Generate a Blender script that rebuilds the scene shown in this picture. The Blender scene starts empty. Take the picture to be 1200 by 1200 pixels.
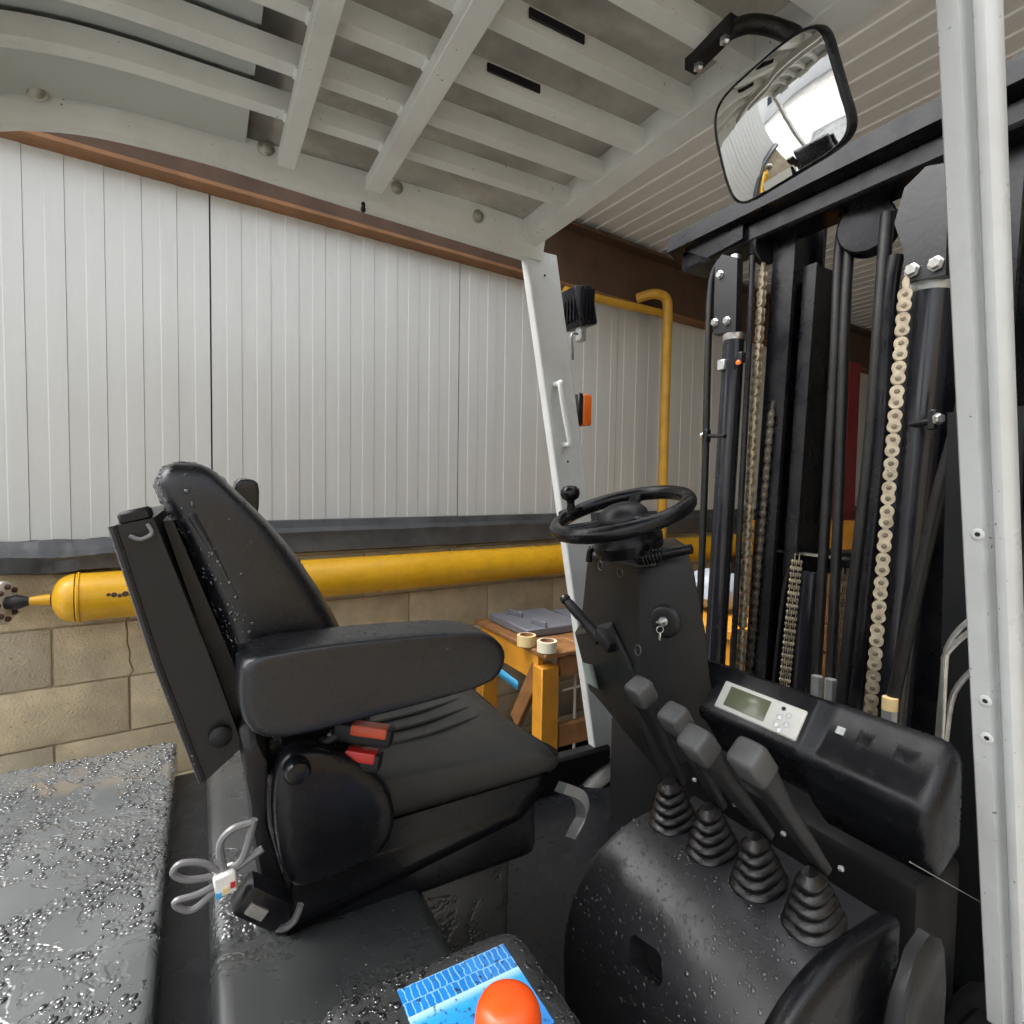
import bpy, bmesh, math, random
from mathutils import Vector, Matrix, noise
from math import radians, sin, cos, pi

random.seed(7)
S = bpy.context.scene
COL = S.collection

# ------------------------------------------------------------------ camera, world, sun, exposure
CAM = Vector((0, 0, 1.5))
FPX, YAW, PITCH, ROLL = 650.0, radians(29.3), math.atan(30 / 650), radians(0.9)
FWD = Vector((sin(YAW) * cos(PITCH), cos(YAW) * cos(PITCH), -sin(PITCH)))
_r = Vector((cos(YAW), -sin(YAW), 0)); _u = _r.cross(FWD)
RGT = _r * cos(ROLL) + _u * sin(ROLL); UPV = RGT.cross(FWD)
cd = bpy.data.cameras.new('camera'); cam = bpy.data.objects.new('camera', cd); COL.objects.link(cam)
cd.sensor_width = 36; cd.lens = FPX / 1200 * 36; cd.clip_start = .02; cd.clip_end = 500
cam.matrix_world = Matrix(((RGT.x, UPV.x, -FWD.x, CAM.x), (RGT.y, UPV.y, -FWD.y, CAM.y), (RGT.z, UPV.z, -FWD.z, CAM.z), (0, 0, 0, 1)))
S.camera = cam

SUN_AZ, SUN_EL = radians(150), radians(60)        # direction towards the sun, measured from +X counter-clockwise
wd = bpy.data.worlds.new('World'); S.world = wd; wd.use_nodes = True
wn = wd.node_tree.nodes; wn.clear()
sky = wn.new('ShaderNodeTexSky'); sky.sky_type = 'NISHITA'; sky.sun_disc = False
sky.sun_elevation = SUN_EL; sky.sun_rotation = radians(90) - SUN_AZ
sky.air_density = 1.0; sky.dust_density = 6.0; sky.ozone_density = 1.0
hs = wn.new('ShaderNodeHueSaturation'); hs.inputs['Saturation'].default_value = .22
bg = wn.new('ShaderNodeBackground'); bg.inputs['Strength'].default_value = .15
wo = wn.new('ShaderNodeOutputWorld')
wd.node_tree.links.new(sky.outputs[0], hs.inputs['Color']); wd.node_tree.links.new(hs.outputs[0], bg.inputs['Color'])
wd.node_tree.links.new(bg.outputs[0], wo.inputs[0])
sl = bpy.data.lights.new('sun', 'SUN'); sl.energy = .8; sl.angle = radians(35); sl.color = (1, .97, .93)
so = bpy.data.objects.new('sun', sl); COL.objects.link(so)
so.rotation_euler = Vector((-cos(SUN_AZ) * cos(SUN_EL), -sin(SUN_AZ) * cos(SUN_EL), -sin(SUN_EL))).to_track_quat('-Z', 'Y').to_euler()
vs = S.view_settings; vs.view_transform = 'Standard'; vs.look = 'None'; vs.exposure = 1.88; vs.gamma = 1; vs.use_curve_mapping = False
S.render.engine = 'CYCLES'; S.cycles.use_denoising = True; S.cycles.use_adaptive_sampling = True; S.cycles.adaptive_threshold = .03; S.cycles.max_bounces = 6; S.cycles.diffuse_bounces = 3; S.cycles.glossy_bounces = 3; S.cycles.transparent_max_bounces = 6
S.cycles.caustics_reflective = False; S.cycles.caustics_refractive = False; S.cycles.sample_clamp_indirect = 6

# ------------------------------------------------------------------ helpers
def ray(x, y): return FWD + RGT * ((x - 600) / FPX) - UPV * ((y - 600) / FPX)
def at(x, y, X=None, Y=None, Z=None, t=None):
    """point of the place seen at photo position x, y on the plane X, Y or Z = const"""
    v = ray(x, y)
    if X is not None: t = (X - CAM.x) / v.x
    elif Y is not None: t = (Y - CAM.y) / v.y
    elif Z is not None: t = (Z - CAM.z) / v.z
    return CAM + v * t

# wall frame: s along the wall, o out of the wall towards the camera
WH = radians(84.9); WS = Vector((sin(WH), cos(WH), 0)); WO = Vector((WS.y, -WS.x, 0)); W0 = Vector((.0267, 2.4125, 0))
def W(s, o, z): return W0 + WS * s + WO * o + Vector((0, 0, z))
def wall_hit(x, y, o=0):
    v = ray(x, y); t = ((W0 + WO * o - CAM).dot(WO)) / v.dot(WO); p = CAM + v * t
    return (p - W0).dot(WS), p.z
WROT = math.atan2(WS.y, WS.x)

def mat(name, col, rough=.5, metal=0, var=.0, vscale=8, bump=0, bscale=60, dirt=None, dscale=3, damt=.5, rvar=0, spec=.5, coat=0, detail=6, chips=None, stretch=1, bdist=.002):
    m = bpy.data.materials.new(name); m.use_nodes = True
    nt = m.node_tree; N = nt.nodes; L = nt.links; b = N['Principled BSDF']
    b.inputs['Base Color'].default_value = (*col, 1); b.inputs['Roughness'].default_value = rough
    b.inputs['Metallic'].default_value = metal; b.inputs['Specular IOR Level'].default_value = spec
    if coat: b.inputs['Coat Weight'].default_value = coat; b.inputs['Coat Roughness'].default_value = .1
    tc = N.new('ShaderNodeTexCoord'); geo = N.new('ShaderNodeNewGeometry')
    cur = None
    if var:
        n = N.new('ShaderNodeTexNoise'); n.inputs['Scale'].default_value = vscale; n.inputs['Detail'].default_value = detail
        L.new(geo.outputs['Position'], n.inputs['Vector'])
        mr = N.new('ShaderNodeMapRange'); mr.inputs['From Min'].default_value = .3; mr.inputs['From Max'].default_value = .7
        mr.inputs['To Min'].default_value = 1 - var; mr.inputs['To Max'].default_value = 1 + var
        L.new(n.outputs['Fac'], mr.inputs['Value'])
        mx = N.new('ShaderNodeMix'); mx.data_type = 'RGBA'; mx.blend_type = 'MULTIPLY'; mx.inputs['Factor'].default_value = 1
        mx.inputs['A'].default_value = (*col, 1); L.new(mr.outputs[0], mx.inputs['B']); cur = mx.outputs['Result']
    if dirt:
        n2 = N.new('ShaderNodeTexNoise'); n2.inputs['Scale'].default_value = dscale; n2.inputs['Detail'].default_value = 10; n2.inputs['Roughness'].default_value = .7
        if stretch != 1:
            sc = N.new('ShaderNodeVectorMath'); sc.operation = 'MULTIPLY'; sc.inputs[1].default_value = (1, 1, stretch); L.new(geo.outputs['Position'], sc.inputs[0]); L.new(sc.outputs[0], n2.inputs['Vector'])
        else: L.new(geo.outputs['Position'], n2.inputs['Vector'])
        r2 = N.new('ShaderNodeMapRange'); r2.inputs['From Min'].default_value = .45; r2.inputs['From Max'].default_value = .75; r2.inputs['To Max'].default_value = damt
        L.new(n2.outputs['Fac'], r2.inputs['Value'])
        m2 = N.new('ShaderNodeMix'); m2.data_type = 'RGBA'; L.new(r2.outputs[0], m2.inputs['Factor'])
        if cur: L.new(cur, m2.inputs['A'])
        else: m2.inputs['A'].default_value = (*col, 1)
        m2.inputs['B'].default_value = (*dirt, 1); cur = m2.outputs['Result']
    if chips:
        n5 = N.new('ShaderNodeTexNoise'); n5.inputs['Scale'].default_value = 85; n5.inputs['Detail'].default_value = 3; n5.inputs['Roughness'].default_value = .6
        L.new(geo.outputs['Position'], n5.inputs['Vector'])
        r5 = N.new('ShaderNodeMapRange'); r5.inputs['From Min'].default_value = .70; r5.inputs['From Max'].default_value = .73; r5.inputs['To Max'].default_value = .85
        L.new(n5.outputs['Fac'], r5.inputs['Value'])
        m5 = N.new('ShaderNodeMix'); m5.data_type = 'RGBA'; L.new(r5.outputs[0], m5.inputs['Factor'])
        if cur: L.new(cur, m5.inputs['A'])
        else: m5.inputs['A'].default_value = (*col, 1)
        m5.inputs['B'].default_value = (*chips, 1); cur = m5.outputs['Result']
    if cur: L.new(cur, b.inputs['Base Color'])
    if rvar:
        n4 = N.new('ShaderNodeTexNoise'); n4.inputs['Scale'].default_value = vscale * 1.7; n4.inputs['Detail'].default_value = 8
        L.new(geo.outputs['Position'], n4.inputs['Vector'])
        r4 = N.new('ShaderNodeMapRange'); r4.inputs['From Min'].default_value = .3; r4.inputs['From Max'].default_value = .7
        r4.inputs['To Min'].default_value = max(.03, rough - rvar); r4.inputs['To Max'].default_value = min(1, rough + rvar)
        L.new(n4.outputs['Fac'], r4.inputs['Value']); L.new(r4.outputs[0], b.inputs['Roughness'])
    if bump:
        n3 = N.new('ShaderNodeTexNoise'); n3.inputs['Scale'].default_value = bscale; n3.inputs['Detail'].default_value = 4
        L.new(geo.outputs['Position'], n3.inputs['Vector'])
        bp = N.new('ShaderNodeBump'); bp.inputs['Strength'].default_value = bump; bp.inputs['Distance'].default_value = bdist
        L.new(n3.outputs['Fac'], bp.inputs['Height']); L.new(bp.outputs[0], b.inputs['Normal'])
    return m

M = {}
M['guard'] = mat('guard_paint', (.68, .70, .68), .42, var=.05, vscale=6, bump=.12, bscale=90, dirt=(.36, .35, .31), dscale=4, damt=.4, rvar=.1, chips=(.12, .10, .08))
M['pillar'] = mat('pillar_paint', (.58, .60, .595), .33, var=.03, vscale=5, bump=.05, bscale=70, dirt=(.34, .34, .32), dscale=6, damt=.35, rvar=.08, chips=(.16, .15, .13))
M['roofdirt'] = mat('roof_sheet_dirty', (.30, .285, .255), .75, var=.18, vscale=9, bump=.3, bscale=40, dirt=(.17, .155, .13), dscale=7, damt=.85)
def translucent(m, w):
    nt = m.node_tree; N = nt.nodes; L = nt.links; b = N['Principled BSDF']; t = N.new('ShaderNodeBsdfTranslucent'); mx = N.new('ShaderNodeMixShader'); mx.inputs[0].default_value = w
    src = b.inputs['Base Color'].links[0].from_socket; L.new(src, t.inputs['Color']); L.new(b.outputs[0], mx.inputs[1]); L.new(t.outputs[0], mx.inputs[2]); L.new(mx.outputs[0], N['Material Output'].inputs[0])
translucent(M['roofdirt'], .42)
M['rearplate'] = mat('rear_plate_paint', (.47, .50, .47), .5, var=.06, vscale=5, bump=.15, bscale=80)
M['plastic'] = mat('black_plastic', (.006, .0065, .008), .25, var=.2, vscale=18, bump=.12, bscale=700, rvar=.06, spec=.32)
M['greyplastic'] = mat('charcoal_plastic', (.014, .0145, .0155), .36, var=.12, vscale=14, bump=.15, bscale=500, rvar=.06, spec=.3)
M['leverplastic'] = mat('grey_lever_plastic', (.07, .072, .072), .42, var=.1, vscale=30, bump=.25, bscale=600, dirt=(.05, .05, .05), dscale=25, damt=.6)
M['cowl'] = mat('console_plastic', (.017, .0175, .020), .38, var=.1, vscale=14, bump=.06, bscale=500, rvar=.04, spec=1.0)
M['vinyl'] = mat('seat_vinyl', (.0065, .0072, .0095), .28, var=.15, vscale=12, bump=.22, bscale=900, rvar=.08)
M['vinylmat'] = mat('seat_vinyl_worn', (.022, .022, .021), .46, var=.2, vscale=10, bump=.5, bscale=900, rvar=.1)
M['mast'] = mat('mast_black_paint', (.005, .0055, .0075), .28, var=.15, vscale=9, bump=.12, bscale=60, spec=.3, dirt=(.025, .023, .02), dscale=9, damt=.5, rvar=.12)
M['mastgrey'] = mat('mast_grey_paint', (.011, .0118, .013), .36, var=.12, vscale=12, bump=.15, bscale=80, spec=.35)
M['cyl'] = mat('cylinder_paint', (.013, .014, .018), .22, var=.1, vscale=10, bump=.05, bscale=50, rvar=.08)
M['hose'] = mat('hose_rubber', (.009, .009, .0088), .4, spec=.35, var=.25, vscale=40, bump=.4, bscale=300, dirt=(.035, .032, .03), dscale=30, damt=.4)
M['chain'] = mat('chain_brass_steel', (.43, .365, .26), .36, metal=.6, var=.2, vscale=60, dirt=(.10, .08, .05), dscale=50, damt=.7, rvar=.12)
M['pin'] = mat('chain_pin', (.16, .135, .095), .45, metal=.5, var=.2, vscale=80)
M['chaindark'] = mat('chain_dark', (.07, .06, .05), .5, metal=.5, var=.3, vscale=60)
M['steel'] = mat('zinc_steel', (.62, .62, .60), .3, metal=.9, var=.15, vscale=60, dirt=(.25, .23, .2), dscale=70, damt=.5)
M['galv'] = mat('galvanised', (.5, .52, .52), .35, metal=.7, var=.15, vscale=30)
M['bolt'] = mat('bolt_dull', (.33, .32, .27), .45, metal=.6, var=.2, vscale=90)
M['rubber'] = mat('bellows_rubber', (.009, .008, .008), .3, var=.2, vscale=50, bump=.3, bscale=300)
M['panel'] = mat('panel_white', (.605, .61, .585), .38, var=.03, vscale=1.4, bump=.04, bscale=25, dirt=(.44, .43, .40), dscale=5, damt=.3, rvar=.06, stretch=.12)
M['panelgap'] = mat('panel_joint', (.12, .12, .115), .7)
M['ceil'] = mat('ceiling_sheet', (.72, .72, .70), .45, var=.04, vscale=2, dirt=(.52, .50, .46), dscale=2, damt=.3)
M['block'] = mat('concrete_block', (.58, .475, .31), .9, var=.16, vscale=11, bump=1.0, bscale=130, dirt=(.33, .29, .235), dscale=5, damt=.7, chips=(.16, .13, .10), bdist=.004)
M['block2'] = mat('concrete_block_grey', (.50, .43, .31), .9, var=.16, vscale=11, bump=1.0, bscale=130, dirt=(.48, .38, .25), dscale=4, damt=.7, chips=(.16, .13, .10), bdist=.004)
M['mortar'] = mat('mortar', (.42, .345, .24), .95, var=.2, vscale=20, bump=.9, bscale=120)
M['rust'] = mat('rust_brown', (.075, .042, .024), .75, var=.25, vscale=8, bump=.4, bscale=70, dirt=(.10, .045, .022), dscale=5, damt=.6)
M['rustlit'] = mat('rust_bounce_lit', (.235, .115, .05), .75, var=.2, vscale=8, bump=.3, bscale=70, dirt=(.16, .07, .03), dscale=6, damt=.6)  # paler rust: bounce light under the beam flange is put into the colour
M['yellow'] = mat('yellow_pipe_paint', (.74, .40, .012), .33, var=.06, vscale=6, bump=.06, bscale=50, dirt=(.30, .13, .02), dscale=14, damt=.25, rvar=.08, chips=(.20, .07, .03))
M['yellow2'] = mat('yellow_pipe_dull', (.56, .31, .03), .5, var=.1, vscale=10, dirt=(.28, .14, .03), dscale=9, damt=.4)
M['bitumen'] = mat('dark_flashing', (.055, .058, .062), .45, var=.25, vscale=10, bump=1.0, bscale=45, dirt=(.12, .12, .12), dscale=9, damt=.5, rvar=.15)
M['orangewood'] = mat('orange_painted_wood', (.62, .27, .02), .5, var=.12, vscale=10, bump=.3, bscale=60, dirt=(.30, .12, .02), dscale=12, damt=.5)
M['brownwood'] = mat('brown_wood', (.26, .12, .04), .6, var=.25, vscale=16, bump=.3, bscale=60, dirt=(.14, .06, .02), dscale=14, damt=.6)
M['traygrey'] = mat('grey_tray', (.15, .16, .19), .45, var=.1, vscale=8, dirt=(.10, .10, .10), dscale=10, damt=.5)
M['blue'] = mat('blue_strap', (.05, .36, .66), .5, var=.1, vscale=20)
M['tape'] = mat('masking_tape', (.72, .56, .27), .6, var=.06, vscale=40)
M['tape2'] = mat('pale_tape', (.74, .68, .52), .6, var=.06, vscale=40)
M['black'] = mat('matt_black', (.006, .006, .007), .5, spec=.35)
M['dark'] = mat('dark_steel', (.03, .03, .032), .5, metal=.2, var=.2, vscale=10)
M['orange'] = mat('orange_lens', (.75, .14, .01), .25, coat=.5)
M['redknob'] = mat('orange_red_cap', (.82, .085, .008), .33, var=.03, vscale=20, bump=.05, bscale=200, rvar=.06)
M['red'] = mat('red_buckle', (.42, .02, .015), .35)
M['redor'] = mat('red_orange_buckle', (.52, .07, .02), .35)
M['redcol'] = mat('dark_red_column', (.22, .02, .025), .6, var=.15, vscale=6)
M['whiteplastic'] = mat('white_plastic', (.72, .72, .68), .4, var=.04, vscale=30)
M['sticker'] = mat('pale_green_sticker', (.55, .66, .62), .5)
M['bezel'] = mat('display_bezel', (.62, .62, .57), .42, var=.05, vscale=40, dirt=(.4, .39, .35), dscale=30, damt=.3)
M['lcd'] = mat('lcd_screen', (.115, .13, .075), .2, var=.06, vscale=30)
M['wire'] = mat('grey_cable', (.16, .16, .165), .35)
M['floor'] = mat('yard_concrete', (.22, .215, .20), .6, var=.15, vscale=.8, bump=.4, bscale=14, dirt=(.13, .125, .115), dscale=.7, damt=.6, rvar=.2)
M['cardboard'] = mat('brown_box', (.33, .17, .09), .75, var=.1, vscale=8)
M['bluewhite'] = mat('pale_bag', (.34, .39, .45), .45, var=.06, vscale=9)
M['buildwhite'] = mat('far_white_render', (.72, .72, .70), .7, var=.05, vscale=.5)
M['far_yellow'] = mat('far_yellow_paint', (.62, .50, .10), .6)
M['glass'] = mat('far_window_glass', (.05, .07, .09), .1)

def mirror_mat():
    m = mat('mirror_glass', (.93, .94, .94), .02, metal=1); return m
M['mirror'] = mirror_mat()

def water_mat():
    """clear bead: see-through with a Fresnel glint"""
    m = bpy.data.materials.new('rain_drop'); m.use_nodes = True; nt = m.node_tree; N = nt.nodes; L = nt.links; N.clear()
    out = N.new('ShaderNodeOutputMaterial'); mx = N.new('ShaderNodeMixShader'); tr = N.new('ShaderNodeBsdfTransparent'); gl = N.new('ShaderNodeBsdfGlossy')
    gl.inputs['Roughness'].default_value = .09; tr.inputs['Color'].default_value = (.9, .92, .94, 1)
    fr = N.new('ShaderNodeFresnel'); fr.inputs['IOR'].default_value = 1.7
    mm = N.new('ShaderNodeMath'); mm.operation = 'MAXIMUM'; mm.inputs[1].default_value = .12; L.new(fr.outputs[0], mm.inputs[0]); L.new(mm.outputs[0], mx.inputs[0]); L.new(tr.outputs[0], mx.inputs[1]); L.new(gl.outputs[0], mx.inputs[2]); L.new(mx.outputs[0], out.inputs[0])
    return m
M['water'] = water_mat()

def hood_mat(name='wet_hood', dark=1.5, thr=.47, strength=.6, rough=(.05, .09)):
    """grey moulded hood with a film of rain: merged pools (smooth) between beaded water"""
    m = bpy.data.materials.new(name); m.use_nodes = True; nt = m.node_tree; N = nt.nodes; L = nt.links
    b = N['Principled BSDF']; geo = N.new('ShaderNodeNewGeometry')
    def tex(kind, scale, **k):
        n = N.new(kind); n.inputs['Scale'].default_value = scale; L.new(geo.outputs['Position'], n.inputs['Vector'])
        for a, v in k.items(): n.inputs[a].default_value = v
        return n
    def rng(src, a, c, lo=0, hi=1):
        n = N.new('ShaderNodeMapRange'); n.inputs['From Min'].default_value = a; n.inputs['From Max'].default_value = c
        n.inputs['To Min'].default_value = lo; n.inputs['To Max'].default_value = hi; L.new(src, n.inputs['Value']); return n.outputs[0]
    pools = tex('ShaderNodeTexNoise', 13, Detail=3.0, Roughness=.55, Distortion=.9)
    pm = rng(pools.outputs['Fac'], thr, thr + .06)
    beads = tex('ShaderNodeTexVoronoi', 125, Randomness=1.0)
    bh = rng(beads.outputs['Distance'], .15, .5, 1, 0)
    big = tex('ShaderNodeTexVoronoi', 55, Randomness=1.0)
    bh2 = rng(big.outputs['Distance'], .1, .42, 1, 0)
    mx = N.new('ShaderNodeMath'); mx.operation = 'MAXIMUM'; L.new(bh, mx.inputs[0]); L.new(bh2, mx.inputs[1])
    sel = N.new('ShaderNodeMix'); sel.data_type = 'FLOAT'; L.new(pm, sel.inputs['Factor']); L.new(mx.outputs[0], sel.inputs['A']); sel.inputs['B'].default_value = .75
    bp = N.new('ShaderNodeBump'); bp.inputs['Strength'].default_value = strength; bp.inputs['Distance'].default_value = .003
    L.new(sel.outputs['Result'], bp.inputs['Height']); L.new(bp.outputs[0], b.inputs['Normal'])
    cn = tex('ShaderNodeTexNoise', 5, Detail=6)
    cr = N.new('ShaderNodeMix'); cr.data_type = 'RGBA'; L.new(rng(cn.outputs['Fac'], .3, .7), cr.inputs['Factor'])
    cr.inputs['A'].default_value = (.040 * dark, .043 * dark, .044 * dark, 1); cr.inputs['B'].default_value = (.072 * dark, .076 * dark, .076 * dark, 1)
    L.new(cr.outputs['Result'], b.inputs['Base Color'])
    L.new(rng(pm, 0, 1, *rough), b.inputs['Roughness']); b.inputs['IOR'].default_value = 1.5
    return m
M['hood'] = hood_mat()
M['platform'] = hood_mat('wet_platform', .5, .40, .35, (.16, .3))
M['hooddry'] = mat('hood_moulded', (.030, .032, .031), .36, var=.25, vscale=9, bump=.5, bscale=220, dirt=(.055, .057, .053), dscale=7, damt=.7, rvar=.18)

def label_mat():
    """wet blue printed label: dark blue head band with pale strokes, paler body"""
    m = bpy.data.materials.new('blue_label'); m.use_nodes = True; nt = m.node_tree; N = nt.nodes; L = nt.links
    b = N['Principled BSDF']; uv = N.new('ShaderNodeUVMap'); sp = N.new('ShaderNodeSeparateXYZ'); L.new(uv.outputs[0], sp.inputs[0])
    br = N.new('ShaderNodeTexBrick'); br.inputs['Scale'].default_value = 1; br.inputs['Mortar Size'].default_value = .006
    br.inputs['Brick Width'].default_value = .058; br.inputs['Row Height'].default_value = .17; br.inputs['Mortar Smooth'].default_value = .2
    br.inputs['Color1'].default_value = (.012, .16, .50, 1); br.inputs['Color2'].default_value = (.02, .22, .62, 1); br.inputs['Mortar'].default_value = (.20, .46, .80, 1)
    nz = N.new('ShaderNodeTexNoise'); nz.inputs['Scale'].default_value = 13; L.new(uv.outputs[0], nz.inputs['Vector'])
    md = N.new('ShaderNodeVectorMath'); md.operation = 'MULTIPLY_ADD'; L.new(nz.outputs['Color'], md.inputs[0]); md.inputs[1].default_value = (.035, .05, 0); L.new(uv.outputs[0], md.inputs[2])
    L.new(md.outputs[0], br.inputs['Vector'])
    rp = N.new('ShaderNodeValToRGB'); e = rp.color_ramp.elements
    e[0].position = 0; e[0].color = (.02, .20, .60, 1); e[1].position = .52; e[1].color = (.03, .32, .74, 1)
    x = rp.color_ramp.elements.new(.66); x.color = (.40, .66, .86, 1); x = rp.color_ramp.elements.new(.58); x.color = (.05, .36, .78, 1)
    L.new(sp.outputs['Y'], rp.inputs['Fac'])
    gt = N.new('ShaderNodeMath'); gt.operation = 'GREATER_THAN'; gt.inputs[1].default_value = .68; L.new(sp.outputs['Y'], gt.inputs[0])
    mx = N.new('ShaderNodeMix'); mx.data_type = 'RGBA'; L.new(gt.outputs[0], mx.inputs['Factor']); L.new(rp.outputs[0], mx.inputs['A']); L.new(br.outputs['Color'], mx.inputs['B'])
    L.new(mx.outputs['Result'], b.inputs['Base Color']); b.inputs['Roughness'].default_value = .22
    return m
M['label'] = label_mat()

# ------- mesh building
class B:
    def __init__(s): s.bm = bmesh.new()
    def box(s, c, size, rot=None, bevel=0, seg=2):
        g = bmesh.ops.create_cube(s.bm, size=1)['verts']
        mtx = Matrix.Translation(Vector(c)) @ (rot.to_4x4() if rot else Matrix()) @ Matrix.Diagonal((*size, 1))
        bmesh.ops.transform(s.bm, matrix=mtx, verts=g)
        if bevel:
            ed = list({e for v in g for e in v.link_edges})
            bmesh.ops.bevel(s.bm, geom=ed, offset=bevel, segments=seg, profile=.5, affect='EDGES')
        return s
    def hull8(s, pts, bevel=0, seg=2):
        """box from 8 corners: bottom ring then top ring"""
        v = [s.bm.verts.new(p) for p in pts]
        fs = [s.bm.faces.new([v[i] for i in f]) for f in ((3, 2, 1, 0), (4, 5, 6, 7), (0, 1, 5, 4), (1, 2, 6, 5), (2, 3, 7, 6), (3, 0, 4, 7))]
        if bevel:
            ed = list({e for f in fs for e in f.edges})
            bmesh.ops.bevel(s.bm, geom=ed, offset=bevel, segments=seg, profile=.5, affect='EDGES')
        return s
    def loft(s, loops, cap=True, closed=True):
        rows = [[s.bm.verts.new(p) for p in lp] for lp in loops]
        n = len(rows[0])
        for a, b in zip(rows, rows[1:]):
            for i in range(n if closed else n - 1):
                j = (i + 1) % n
                s.bm.faces.new((a[i], a[j], b[j], b[i]))
        if cap and closed:
            s.bm.faces.new(rows[0][::-1]); s.bm.faces.new(rows[-1])
        return s
    def tube(s, pts, r, n=12, cap=True, smooth=0):
        pts = [Vector(p) for p in pts]
        if smooth: pts = catmull(pts, smooth)
        rr = r if isinstance(r, (list, tuple)) else [r] * len(pts)
        if len(rr) != len(pts): rr = [rr[0] + (rr[-1] - rr[0]) * i / (len(pts) - 1) for i in range(len(pts))]
        loops = []; up = None
        for i, p in enumerate(pts):
            d = (pts[min(i + 1, len(pts) - 1)] - pts[max(i - 1, 0)]).normalized()
            if up is None:
                up = d.orthogonal().normalized()
            up = (up - d * up.dot(d)).normalized(); q = d.cross(up)
            loops.append([p + (up * cos(2 * pi * k / n) + q * sin(2 * pi * k / n)) * rr[i] for k in range(n)])
        return s.loft(loops, cap)
    def lathe(s, prof, c, axis=(0, 0, 1), n=24, cap=True):
        ax = Vector(axis).normalized(); u = ax.orthogonal().normalized(); v = ax.cross(u); c = Vector(c)
        return s.loft([[c + ax * h + (u * cos(2 * pi * k / n) + v * sin(2 * pi * k / n)) * max(r, 1e-4) for k in range(n)] for r, h in prof], cap)
    def prism(s, poly, d, bevel=0):
        d = Vector(d); return s.loft([[Vector(p) for p in poly], [Vector(p) + d for p in poly]])
    def torus(s, c, axis, R, r, n=48, m=12):
        ax = Vector(axis).normalized(); u = ax.orthogonal().normalized(); v = ax.cross(u); c = Vector(c)
        rows = []
        for i in range(n):
            a = 2 * pi * i / n; e = u * cos(a) + v * sin(a)
            rows.append([s.bm.verts.new(c + e * (R + r * cos(2 * pi * k / m)) + ax * r * sin(2 * pi * k / m)) for k in range(m)])
        for i in range(n):
            a, b = rows[i], rows[(i + 1) % n]
            for k in range(m): s.bm.faces.new((a[k], b[k], b[(k + 1) % m], a[(k + 1) % m]))
        return s
    def mesh(s, name, m, smooth=38):
        bmesh.ops.recalc_face_normals(s.bm, faces=s.bm.faces)
        me = bpy.data.meshes.new(name); s.bm.to_mesh(me); s.bm.free()
        me.materials.append(M[m] if isinstance(m, str) else m)
        for p in me.polygons: p.use_smooth = True
        me.set_sharp_from_angle(angle=radians(smooth))
        return me
    def obj(s, name, m, parent=None, smooth=38, subd=0):
        return link(name, s.mesh(name, m, smooth), parent, subd)

def catmull(pts, k):
    out = []; P = [pts[0]] + list(pts) + [pts[-1]]
    for i in range(1, len(P) - 2):
        a, b, c, d = P[i - 1], P[i], P[i + 1], P[i + 2]
        for j in range(k):
            t = j / k
            out.append(.5 * ((2 * b) + (c - a) * t + (2 * a - 5 * b + 4 * c - d) * t * t + (3 * b - a - 3 * c + d) * t ** 3))
    out.append(pts[-1]); return out

def link(name, me, parent=None, subd=0, loc=None, rot=None):
    o = bpy.data.objects.new(name, me); COL.objects.link(o)
    if loc is not None: o.location = loc
    if rot is not None: o.rotation_euler = rot
    if parent is not None:
        o.parent = parent
        if parent.type == 'EMPTY' and parent.parent is None: o.matrix_parent_inverse = Matrix.Translation(-parent.location)
    if subd:
        md = o.modifiers.new('subdivision', 'SUBSURF'); md.levels = subd; md.render_levels = subd
    return o

def thing(name, label, cat, loc, group=None):
    o = bpy.data.objects.new(name, None); COL.objects.link(o); o.location = loc; o.empty_display_size = .1
    return tag(o, label, cat, group)
def tag(o, label=None, cat=None, group=None, kind=None):
    for k, v in (('label', label), ('category', cat), ('group', group), ('kind', kind)):
        if v: o[k] = v
    return o

def rot_to(z, x=None):
    """matrix whose local Z is z and local X near x"""
    z = Vector(z).normalized(); x = Vector(x) if x is not None else z.orthogonal()
    y = z.cross(x).normalized(); x = y.cross(z)
    return Matrix((x, y, z)).transposed()

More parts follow.
